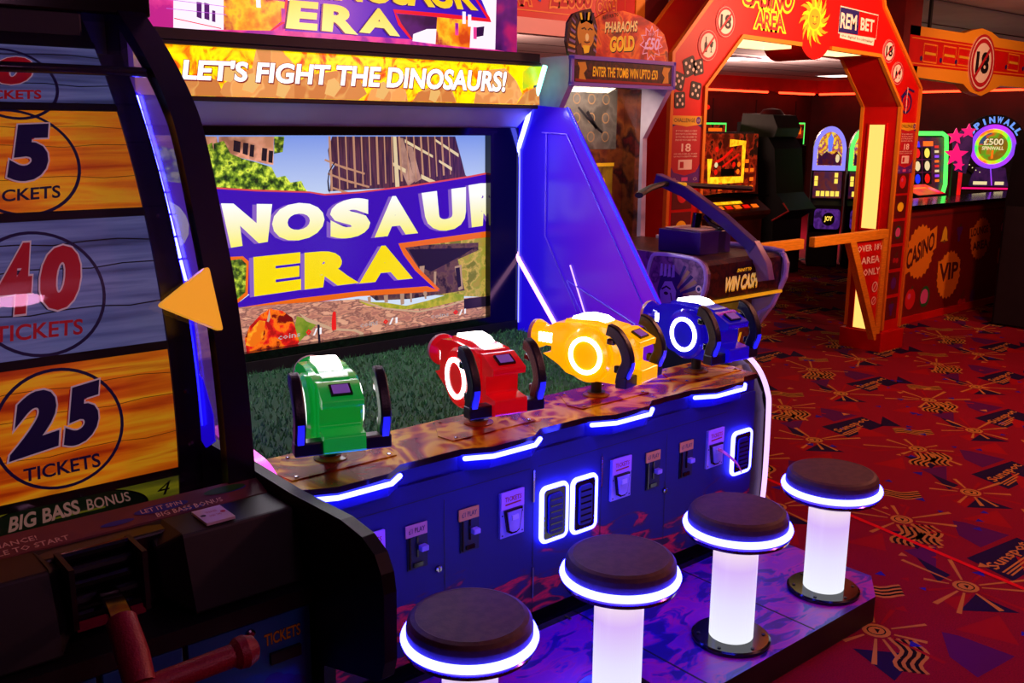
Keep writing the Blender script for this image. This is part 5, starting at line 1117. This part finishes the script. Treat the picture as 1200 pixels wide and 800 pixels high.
m = MB(); m.box((2.4, 4.0, 2.165), (4.285, 4.08, 2.60), 'red_laminate'); m.box((2.4, 4.0, 2.085), (4.285, 4.07, 2.165), 'peach_label'); m.box((4.285, 3.99, 2.06), (4.36, 4.08, 2.60), 'orange_trim'); m.box((4.36, 3.99, 2.0), (4.56, 4.08, 2.60), 'dark_red')
S = FRONT(4.0)
m.text(S, 'EXTRA', [(3.20, 2.222), (3.495, 2.226), (3.495, 2.32), (3.20, 2.316)], 'red_ink', .003, bold=.02, out='orange_trim', outw=.07); m.text(S, '£2000', [(3.63, 2.232), (3.935, 2.245), (3.935, 2.36), (3.63, 2.35)], 'red_ink', .003, bold=.02, out='orange_trim', outw=.07)
m.text(S, 'CASH', [(3.975, 2.218), (4.13, 2.222), (4.13, 2.300), (3.975, 2.296)], 'red_ink', .003, bold=.02, out='orange_trim', outw=.07)
m.line(S, [(3.55, 2.25), (3.57, 2.31), (3.60, 2.29)], .02, 'blue_ink', .003); m.line(S, [(2.4, 2.20), (4.20, 2.20), (4.20, 2.58)], .006, 'orange_trim', .003)
m.build('sign_board', K)
for x in (2.9, 4.1): MB().box((x, 4.03, 2.595), (x+.03, 4.05, RZ), 'black_satin').build('hanger', K)

B = thing('casino_counter', 'long red counter front with orange casino and fruit badges, right of the arch', 'counter', (8.6, 4.2, 0))
m = MB(); m.box((7.66, 4.0, 0), (10.4, 4.40, .965), 'counter_red'); S = FRONT(4.0)
m.box((7.66, 3.985, 0), (10.4, 4.0, .06), 'red_laminate'); m.line(S, [(7.66, .90), (10.4, .90)], .02, 'maroon_ink', .002)
def badge(cx, cz, r, quad, txt):
    m.star(S, cx, cz, r*.90, r, 22, 'orange_ink', .002); xs = [q[0] for q in quad]; zs = [q[1] for q in quad]
    k = 1.16; c_ = (sum(xs)/4, sum(zs)/4); big = [(c_[0]+(a-c_[0])*k, c_[1]+(b-c_[1])*k*1.1) for a, b in quad]
    m.flat(S, big, 'orange_ink', .0026); m.text(S, txt, quad, 'maroon_ink', .0034, bold=.03)
badge(7.895, .60, .235, [(7.68, .455), (8.13, .615), (8.115, .765), (7.672, .625)], 'CASINO'); badge(8.45, .355, .22, [(8.28, .30), (8.615, .315), (8.615, .46), (8.26, .47)], 'VIP')
badge(9.0, .64, .20, [(8.80, .665), (9.14, .690), (9.12, .76), (8.79, .74)], 'LOUNGE'); m.text(S, 'AREA', [(8.86, .535), (9.17, .550), (9.15, .63), (8.84, .612)], 'maroon_ink', .0036, bold=.03)
badge(9.55, .45, .16, [(9.42, .41), (9.68, .41), (9.68, .50), (9.42, .50)], 'SLOTS')
for k, x, z, r in (('bell', 8.302, .72, .07), ('grape', 8.57, .72, .065), ('apple', 7.80, .205, .085), ('melon', 8.05, .20, .085), ('cherry', 8.76, .11, .08), ('plum', 8.96, .115, .06), ('melon', 9.45, .72, .06)): fruit(m, S, k, x, z, r)
m.build('counter_front', B); m = MB(); m.box((7.64, 3.965, .965), (10.42, 4.42, 1.0), 'black_gloss'); m.build('counter_top', B, bevel=.004)

# slot machines and cabinets in the casino corner
mat('slot_black', '#070508', .55, col2='#0b070b', scale=5, spec=.2); mat('slot_brown', '#4c1208', .4, col2='#360c08', scale=5)
glow('reel_art', '#481008', .8, ['#701808', '#a02810', '#281008'], scale=9, detail=4); glow('path_yellow', '#ffd020', 1.1, '#f0a010', scale=20); glow('lamp_orange', '#ff6a10', 1.2); glow('lamp_red', '#e81408', 1.1)
glow('art_gold', '#f0c028', 1.0, ['#c07018', '#7a1880', '#f0d040'], scale=11, detail=4); glow('art_dark', '#2c0838', .8, '#501018', scale=12); glow('neon_blue', '#5a70f0', 1.3); glow('neon_lilac', '#8a80f0', 1.2); glow('art_violet', '#401870', .7, ['#5a2a90', '#281048'], scale=8); glow('lamp_yellow', '#ffd850', 1.2)
glow('lamp_blue', '#2030f0', 1.1); glow('lamp_cream', '#f0d8a0', 1.0); glow('neon_magenta', '#ff1070', 1.1); glow('deck_red', '#f01808', 1.0, '#c01020', scale=6); glow('ring_lime', '#70f020', 1.1, ['#30e060', '#a0f020', '#f07020'], scale=3); glow('ring_violet', '#b030f0', 1.1, '#8040f0', scale=4); glow('wheel_art', '#806010', .9, ['#50a020', '#c05010', '#304870'], scale=5, detail=2); glow('sky_letter', '#70a0ff', 1.0); glow('dim_violet', '#3c1a50', .6, '#201038', scale=9)
def cabinet(name, lb, x0, x1, yf, dep, h, body='slot_black', grp=None, cut=.34):
    c = thing(name, lb, 'slot machine', ((x0+x1)/2, yf+dep/2, 0), group=grp)
    pr = [(yf, .02), (yf, .70), (yf-.10, .76), (yf-.10, .80), (yf+.06, .90), (yf+.12, h-.05), (yf+.16, h), (yf+dep, h), (yf+dep, .02)]
    MB().prism(pr, 'x', x0, x1, body).build('cabinet_body', c, bevel=.006)
    return c
c = cabinet('slot_machine', 'wide slot machine with a yellow square light trail, left of the gateway opening', 7.30, 8.44, 6.0, .7, 1.575, 'slot_brown')
m = MB(); S = FRONT(6.045); m.box((7.38, 6.045, .98), (8.36, 6.12, 1.56), 'reel_art')
m.line(S, [(7.90, 1.47), (8.13, 1.47), (8.13, 1.11), (7.60, 1.11), (7.60, 1.32)], .075, 'path_yellow', .002)
for k in range(13): pass
m.line(S, [(7.68, 1.28), (7.80, 1.32), (7.95, 1.41)], .03, 'lamp_red', .003); m.line(S, [(7.80, 1.24), (8.05, 1.36)], .02, 'lamp_red', .003); m.flat(S, [(7.78, 1.15), (8.0, 1.15), (8.0, 1.22), (7.78, 1.22)], 'slot_black', .003)
for x, z, mt in ((7.70, 1.19, 'lamp_red'), (7.98, 1.26, 'lamp_red'), (8.05, 1.19, 'lamp_orange'), (7.70, 1.26, 'lamp_cream'), (7.70, 1.41, 'lamp_red'), (8.06, 1.26, 'lamp_orange')): m.disc(S, x, z, .026, mt, .004, 12)
for x, z in ((8.19, 1.29), (8.19, 1.20), (8.28, 1.20), (8.28, 1.11), (8.28, 1.03), (8.19, 1.03), (7.78, 1.03), (7.62, 1.05), (7.78, 1.07)): m.flat(S, [(x-.03, z-.018), (x+.03, z-.018), (x+.03, z+.018), (x-.03, z+.018)], 'lamp_orange', .004)
m.build('reel_panel', c); m = MB(); m.prism([(7.34, .985), (7.62, 1.0), (7.9, .995), (8.40, .955), (8.40, .935), (7.34, .965)], 'y', 5.90, 6.05, 'chrome'); m.build('shelf_rail', c)
m = MB(); q = Surf((0, 5.90, .80), (1, 0, 0), Vector((0, .16, .12)).normalized(), Vector((0, -.12, .16)).normalized())
for k in range(6): m.flat(q, [(7.5+.14*k, .05), (7.60+.14*k, .05), (7.60+.14*k, .10), (7.5+.14*k, .10)], 'lamp_orange' if k % 2 else 'lamp_red', .003)
m.flat(q, [(7.62, .12), (8.1, .12), (8.1, .16), (7.62, .16)], 'path_yellow', .002); m.build('button_deck', c)
for i, (x0, x1, z0, z1, nm, art, lb) in enumerate(((8.62, 9.02, 1.53, 1.675, 'neon_green', 'reel_art', 'small green-edged lit sign peeping above the yellow trail slot machine'), (9.32, 9.76, 1.52, 1.685, 'slot_brown', 'dim_violet', 'small dull violet sign above the yellow trail slot machine'), (10.24, 10.56, 1.50, 1.69, 'neon_green', 'reel_art', 'green-edged sign half hidden behind the dark cabinet'))):
    c = thing('slot_machine', lb.replace('sign', 'sign topped slot machine'), 'slot machine', ((x0+x1)/2, 7.2, 0), group='machines in the back row')
    MB().box((x0-.06, 6.95, .01), (x1+.06, 7.5, 1.42), 'slot_black').build('cabinet_body', c, bevel=.01)
    k = 6.95/6.6; m = MB(); zz = lambda z: 1.6+(z-1.6)*1.0
    m.box((x0, 6.96, 1.42), (x1, 7.04, z1), 'slot_black'); S = FRONT(6.96); m.flat(S, [(x0+.02, z0), (x1-.02, z0), (x1-.02, z1-.02), (x0+.02, z1-.02)], art, .001)
    m.line(S, [(x0+.012, 1.43), (x0+.012, z1-.012), (x1-.012, z1-.012), (x1-.012, 1.43)], .022, nm, .002); m.flat(S, [(x0+.08, z0+.05), (x1-.08, z0+.05), (x1-.08, z1-.06), (x0+.08, z1-.06)], 'lamp_orange' if art == 'reel_art' else 'dim_violet', .002)
    m.build('topper_sign', c)
# dark cabinets seen side on
c = thing('arcade_cabinet', 'black arcade cabinet seen side on, its red dome on top, left of the arched machines', 'arcade machine', (9.5, 6.8, 0))
MB().prism([(6.3, .01), (6.32, .62), (6.12, .74), (6.30, .92), (6.36, 1.40), (6.45, 1.52), (6.90, 1.52), (6.90, .01)], 'x', 9.10, 9.62, 'slot_black').build('cabinet_body', c, bevel=.008)
MB().prism([(6.42, 1.52), (6.38, 1.62), (6.45, 1.76), (6.85, 1.78), (6.89, 1.52)], 'x', 9.16, 9.60, 'black_satin').build('top_box', c, bevel=.01)
m = MB(); m.tube([(9.095, 6.33, .62), (9.095, 6.125, .738), (9.095, 6.20, .82)], .010, 'red_laminate', 6); m.build('edge_trim', c)
m = MB(); m.lathe([(0, -.05), (.10, -.04), (.14, 0), (.10, .05), (0, .07)], (9.42, 6.65, 1.77), 'dark_red', 18); m.build('top_dome', c)
def arch_slot(x, neon, lb, at=(0, 0)):
    c = thing('slot_machine', lb, 'slot machine', (x, 6.5, 0), group='arch-topped slot machines')
    MB().prism([(6.25, .01), (6.25, .42), (6.12, .50), (6.12, .74), (6.24, .80), (6.30, 1.15), (6.75, 1.15), (6.75, .01)], 'x', x-.27, x+.27, 'slot_black').build('cabinet_body', c, bevel=.006)
    out = [(x-.285, 1.14), (x+.285, 1.14), (x+.285, 1.40)]+[(x+.285*math.cos(R_(a)), 1.36+.285*math.sin(R_(a))) for a in range(10, 171, 10)]+[(x-.285, 1.40)]
    m = MB(); m.prism(out, 'y', 6.26, 6.50, 'slot_black'); m.prism(out, 'y', 6.22, 6.262, neon); cx, cz = x, 1.38
    inn = [(cx+(a-cx)*.76, cz+(b-cz)*.76) for a, b in out]; S = FRONT(6.22)
    m.flat(S, inn, 'art_gold', .002); m.flat(S, [(x-.20, 1.20), (x+.20, 1.20), (x+.20, 1.30), (x+.12, 1.36), (x+.05, 1.32), (x-.06, 1.36), (x-.14, 1.31), (x-.20, 1.34)], 'art_dark', .003)
    m.flat(S, [(x-.03, 1.36), (x+.03, 1.36), (x+.05, 1.50), (x+.01, 1.56), (x-.05, 1.50)], 'neon_blue', .004); m.disc(S, x+.14, 1.28, .035, 'lamp_cream', .004, 12, 1.4)
    m.build('topper_sign', c)
    m = MB(); q = Surf((0, 6.24, .80), (1, 0, 0), Vector((0, .06, .35)).normalized(), Vector((0, -.35, .06)).normalized())
    m.flat(q, [(x-.25, .02), (x+.25, .02), (x+.25, .33), (x-.25, .33)], 'art_dark', .003)
    for i in range(5): m.flat(q, [(x-.19+.085*i, .04), (x-.125+.085*i, .04), (x-.125+.085*i, .10), (x-.19+.085*i, .10)], 'lamp_yellow', .005)
    for a, b in ((.12, .19), (.12, .26), (-.23, .16), (-.23, .22)): m.flat(q, [(x+a, b), (x+a+.06, b), (x+a+.06, b+.055), (x+a, b+.055)], 'lamp_yellow', .005)
    m.build('reel_panel', c)
    m = MB(); m.prism(rrect(x-.20, x+.25, .47, .70, .05, 4), 'y', 6.085, 6.13, 'art_violet'); S = FRONT(6.085); m.disc(S, x+.05, .585, .11, 'slot_black', .002, 24, .7)
    m.text(S, 'JOY', [(x-.02, .55), (x+.12, .55), (x+.12, .62), (x-.02, .62)], 'lamp_yellow', .004, bold=.04); m.build('lower_glass', c)
    c.location = (at[0], at[1], 0); c.rotation_euler = (0, 0, R_(-55)); c.scale = (.64, 1, 1)
arch_slot(10.05, 'neon_lilac', 'slim slot machine with an arched violet-blue lit top', (10.45, 6.54)); arch_slot(10.66, 'neon_green', 'slim slot machine with an arched green lit top, partly behind the right pillar', (10.68, 6.21))
# behind the counter
c = thing('slot_machine', 'slot machine with green neon edge and two rows of fruit reels behind the counter', 'slot machine', (9.8, 5.4, 0), group='machines behind the counter')
MB().prism([(5.05, .01), (5.05, .80), (4.95, .86), (4.95, .88), (5.03, 1.56), (5.27, 1.58), (5.27, .01)], 'x', 9.36, 10.24, 'slot_black').build('cabinet_body', c, bevel=.006)
m = MB(); q = Surf((0, 4.95, .88), (1, 0, 0), Vector((0, .08, .68)).normalized(), Vector((0, -.68, .08)).normalized())
m.flat(q, [(9.34, .02), (10.16, .02), (10.2, .66), (9.34, .66)], 'art_dark', .002)
for i in range(2):
    for j in range(3):
        x, v = 9.62+.20*i, .24+.13*j; m.flat(q, [(x-.09, v-.06), (x+.09, v-.06), (x+.09, v+.06), (x-.09, v+.06)], 'slot_black', .003); m.disc(q, x, v, .055, ('lamp_blue', 'lamp_cream', 'lamp_red')[j] if i == 0 else ('lamp_red', 'lamp_cream', 'lamp_yellow')[j], .005, 16, .9)
for k in range(8): m.flat(q, [(9.98, .20+.05*k), (10.07, .20+.05*k), (10.07, .225+.05*k), (9.98, .225+.05*k)], ('lamp_orange', 'ring_violet', 'lamp_cream', 'lamp_red')[k % 4], .005)
m.flat(q, [(9.56, .56), (9.68, .56), (9.66, .62), (9.56, .62)], 'lamp_blue', .005); m.flat(q, [(9.74, .57), (9.95, .57), (9.95, .62), (9.74, .62)], 'lamp_orange', .005); m.flat(q, [(9.72, .05), (9.95, .05), (9.95, .11), (9.72, .11)], 'lamp_blue', .005)
m.build('reel_panel', c)
m = MB(); m.tube([(9.30, 5.0, 1.575), (10.10, 5.0, 1.575), (10.19, 5.0, 1.545), (10.215, 5.0, 1.44), (10.17, 4.95, 1.05), (10.06, 4.93, .88)], .022, 'neon_green', 8); m.build('neon_edge', c)
c = thing('prize_wheel_machine', 'prize wheel machine with violet and green light rings behind the counter', 'arcade machine', (10.81, 4.80, 0), group='machines behind the counter')
X0, Z0, YF = 10.81, 1.44, 4.74                          # built facing -Y about its base, then turned towards the hall
MB().prism([(4.80, .01), (4.80, .98), (4.76, 1.02), (4.80, 1.16), (4.84, 1.44), (5.05, 1.44), (5.05, .01)], 'x', X0-.27, X0+.27, 'slot_black').build('cabinet_body', c, bevel=.006)
RX = Matrix.Rotation(R_(90), 4, 'X')
m = MB(); m.lathe([(.335, 0), (.335, .07), (0, .07)], (X0, 4.815, Z0), 'slot_black', 44, RX); m.build('wheel_head', c)
S = FRONT(YF)
m = MB(); m.disc(S, X0, Z0, .150, 'wheel_art', .004, 36); m.text(S, '£500', [(X0-.10, Z0+.015), (X0+.10, Z0+.015), (X0+.10, Z0+.085), (X0-.10, Z0+.085)], 'lamp_cream', .007, bold=.03, out='slot_brown', outw=.05); m.text(S, 'SPINWALL', [(X0-.11, Z0-.035), (X0+.11, Z0-.035), (X0+.11, Z0+.003), (X0-.11, Z0+.003)], 'lamp_cream', .007, bold=.03); m.flat(S, [(X0-.012, Z0-.125), (X0+.012, Z0-.125), (X0+.010, Z0-.04), (X0-.010, Z0-.04)], 'lamp_orange', .007); m.build('wheel_face', c)
m = MB(); m.lathe([(.148, .0), (.152, .016), (.182, .016), (.186, 0)], (X0, YF, Z0), 'ring_lime', 44, RX); m.build('inner_ring', c)
m = MB(); m.lathe([(.186, .0), (.190, .022), (.228, .022), (.234, 0)], (X0, YF, Z0), 'ring_violet', 44, RX); m.build('outer_ring', c)
m = MB()
for k, ch in enumerate('SPINWALL'):
    a = R_(146-k*16); r0, r1 = .248, .315; d = Vector((math.cos(a), math.sin(a))); t = Vector((d.y, -d.x)); w_ = .030 if ch != 'I' else .010
    m.text(S, ch, [(X0+d.x*r0-t.x*w_, Z0+d.y*r0-t.y*w_), (X0+d.x*r0+t.x*w_, Z0+d.y*r0+t.y*w_), (X0+d.x*r1+t.x*w_, Z0+d.y*r1+t.y*w_), (X0+d.x*r1-t.x*w_, Z0+d.y*r1-t.y*w_)], 'sky_letter', .012, bold=.05)
m.prism([(X0+.325*math.cos(R_(a)), Z0+.325*math.sin(R_(a))) for a in range(15, 166, 10)]+[(X0+.240*math.cos(R_(a)), Z0+.240*math.sin(R_(a))) for a in range(165, 14, -10)], 'y', YF-.010, YF+.02, 'slot_black'); m.build('arc_lettering', c)
m = MB(); m.prism([(X0-.20, 1.02), (X0+.20, 1.02), (X0+.15, 1.22), (X0-.15, 1.22)], 'y', YF, YF+.04, 'dim_violet'); m.box((X0-.16, YF-.005, 1.035), (X0-.02, YF+.001, 1.07), 'lamp_cream'); m.box((X0+.06, YF-.005, 1.035), (X0+.15, YF+.001, 1.07), 'lamp_cream'); m.line(FRONT(YF), [(X0+.0, 1.21), (X0+.03, 1.03)], .012, 'ring_violet', .006); m.build('lower_glass', c)
m = MB(); m.box((X0-.26, 4.755, .985), (X0+.26, 4.81, 1.003), 'neon_magenta'); m.build('edge_light', c)
m = MB(); m.box((X0-.33, 4.77, .86), (X0-.27, 4.86, 1.17), 'deck_red'); m.build('side_lamp', c)
for k in range(12): MB().lathe([(.006, 0), (.006, .006), (0, .009)], (X0+.29*math.cos(R_(150+9*k)), YF+.005, Z0+.29*math.sin(R_(150+9*k))), 'lamp_cream', 8, RX).build('rim_bulb', c)
c.rotation_euler = (0, 0, R_(-50))
c = thing('star_sign', 'cluster of four pink star lamps beside the prize wheel', 'sign', (10.06, 4.80, 0), group=None)
X0 = 10.06
m = MB(); m.prism([(X0-.02, 1.20), (X0+.10, 1.17), (X0+.14, 1.40), (X0+.13, 1.58), (X0+.03, 1.62), (X0-.06, 1.52)], 'y', 4.80, 4.83, 'dim_violet'); m.box((X0-.03, 4.805, .01), (X0+.03, 4.86, 1.3), 'slot_black'); m.build('star_board', c)
for dx, z, r in ((-.018, 1.36, .105), (-.04, 1.545, .075), (.08, 1.60, .066), (.02, 1.25, .05)):
    m = MB(); m.prism([(X0+dx+(r if k % 2 == 0 else r*.45)*1.15*math.cos(R_(90+36*k)), z+(r if k % 2 == 0 else r*.45)*1.15*math.sin(R_(90+36*k))) for k in range(10)], 'y', 4.775, 4.80, 'neon_magenta'); m.build('star_lamp', c)
c.rotation_euler = (0, 0, R_(-50))
c = thing('slot_machine', 'low red-lit button deck of a slot machine just behind the counter top', 'slot machine', (9.45, 4.75, 0), group='machines behind the counter')
m = MB(); m.prism([(4.60, .01), (4.60, .96), (4.62, .99), (4.86, 1.08), (4.86, .01)], 'x', 8.98, 9.55, 'slot_black'); m.build('cabinet_body', c)
m = MB(); q = Surf((0, 4.62, .99), (1, 0, 0), Vector((0, .30, .11)).normalized(), Vector((0, -.11, .30)).normalized()); m.flat(q, [(9.0, .01), (9.53, .01), (9.53, .24), (9.0, .24)], 'deck_red', .003); m.line(q, [(9.05, .16), (9.4, .16)], .03, 'lamp_orange', .005); m.disc(q, 9.46, .10, .06, 'neon_magenta', .005, 16); m.build('button_deck', c)
c = thing('arcade_cabinet', 'dark blurred cabinet in front of the counter at the right edge', 'arcade machine', (8.7, 3.1, 0))
MB().prism([(3.52, .01), (3.52, 1.05), (3.49, 1.50), (3.30, 1.53), (2.7, 1.20), (2.6, .9), (2.6, .01)], 'x', 8.30, 9.0, 'slot_black').build('cabinet_body', c, bevel=.01)
m = MB(); m.box((8.285, 2.62, .02), (8.30, 3.50, 1.0), 'black_satin'); m.build('side_panel', c)
# lamps of the room
for x, y, lb in ((11.85, 9.1, 'square ceiling light panel seen through the left corner of the arch opening'), (16.9, 10.5, 'square ceiling light panel far back, seen beneath the sun medallion')):
    t = thing('ceiling_light', lb, 'ceiling light', (x, y, RZ-.006), group='square white ceiling light panels')
    MB().box((x-.30, y-.30, RZ-.022), (x+.30, y+.30, RZ-.006), 'silver_panel').build('frame', t); MB().box((x-.27, y-.27, RZ-.026), (x+.27, y+.27, RZ-.022), 'ceiling_panel').build('diffuser', t)
for i, (a, b, lb) in enumerate((((8.2, 12.06, 2.341), (16.9, 12.06, 2.341), 'long red neon line along the far wall left of the arch gap'), ((17.3, 12.06, 2.341), (18.55, 12.06, 2.341), 'short red neon line in the far corner'), ((18.66, 12.0, 2.341), (18.66, 5.4, 2.341), 'red neon line on the right wall above the counter'), ((18.66, 5.1, 2.341), (18.66, .5, 2.341), 'red neon line on the right wall beyond the overhead sign'))):
    tag(MB().tube([a, b], .022, 'neon_red', 8).build('neon_strip'), lb, 'neon light', 'red neon lines under the soffit')
m = MB(); m.lathe([(.05, 0), (.05, .03), (.035, .06), (0, .07)], (15.4, RY1-.009, 2.02), 'lamp_red', 16, Matrix.Rotation(R_(90), 4, 'X')); tag(m.build('fire_alarm'), 'small red alarm sounder on the far wall', 'alarm')
# ------------------------------------------------------------------ light
def area(name, loc, size, col, power, rot=(0, 0, 0), sy=None):
    l = bpy.data.lights.new(name, 'AREA'); l.energy = power; l.color = col; l.size = size
    if sy: l.shape = 'RECTANGLE'; l.size_y = sy
    o = bpy.data.objects.new(name, l); COL.objects.link(o); o.location = loc; o.rotation_euler = rot
    return o
def point_light(name, loc, col, power, r=.08):
    l = bpy.data.lights.new(name, 'POINT'); l.energy = power; l.color = col; l.shadow_soft_size = r
    o = bpy.data.objects.new(name, l); COL.objects.link(o); o.location = loc
    return o
def spot(name, loc, to, col, power, deg=60, r=.06):
    l = bpy.data.lights.new(name, 'SPOT'); l.energy = power; l.color = col; l.spot_size = R_(deg); l.spot_blend = .8; l.shadow_soft_size = r
    o = bpy.data.objects.new(name, l); COL.objects.link(o); o.location = loc
    o.rotation_euler = (Vector(to)-Vector(loc)).to_track_quat('-Z', 'Y').to_euler(); return o
point_light('casino_fill', (7.0, 8.6, 1.9), (1, .55, .42), 90, .15)  # added unseen fill that lifts the casino ceiling
point_light('casino_fill', (12.5, 8.8, 2.0), (1, .6, .48), 200, .15)  # second added fill, deeper in the casino
point_light('hall_fill', (6.0, 1.8, 2.45), (1, .34, .20), 112, .12)  # added unseen fill, more red light on the carpet
point_light('hall_fill', (3.9, .0, 2.45), (1, .30, .30), 88, .12)  # added unseen fill for the near carpet
point_light('aisle_fill', (1.2, -.9, 2.4), (1, .40, .70), 16, .12)  # added unseen fill from the camera side, for the ticket machine's lower half
spot('arch_fill', (5.0, 1.6, 2.5), (5.4, 3.6, 2.1), (1, .66, .44), 330, 75)  # added unseen fill that brightens the top of the arch front
spot('sign_fill', (8.0, 2.2, 2.5), (8.6, 4.0, 1.5), (1, .5, .3), 110, 100)  # added unseen fill for the overhead sign and the counter
spot('sign_fill', (3.4, 2.9, 2.55), (3.6, 4.0, 2.3), (1, .6, .5), 40, 90)  # added unseen fill for the prize sign
area('header_fill', (2.0, 3.25, 1.675), 1.7, (.92, .86, 1), 12, (R_(-30), 0, 0), .05)  # added fill under the header, brightens counter, turf and guns
area('display_fill', (3.36, 3.30, 1.785), .4, (1, .85, .6), 3.0, (R_(20), 0, 0), .08)  # added fill for the dark inside of the crossbow machine
w = bpy.data.worlds.new('world'); SC.world = w; w.use_nodes = True
w.node_tree.nodes['Background'].inputs['Color'].default_value = (.05, .01, .03, 1); w.node_tree.nodes['Background'].inputs['Strength'].default_value = .2
SC.view_settings.view_transform = 'Standard'; SC.view_settings.look = 'None'; SC.view_settings.gamma = 1; SC.view_settings.exposure = 0; SC.view_settings.use_curve_mapping = False
SC.cycles.use_denoising = True
SC.cycles.max_bounces = 8; SC.cycles.transparent_max_bounces = 12; SC.cycles.sample_clamp_indirect = 6.0; SC.cycles.caustics_reflective = False; SC.cycles.caustics_refractive = False
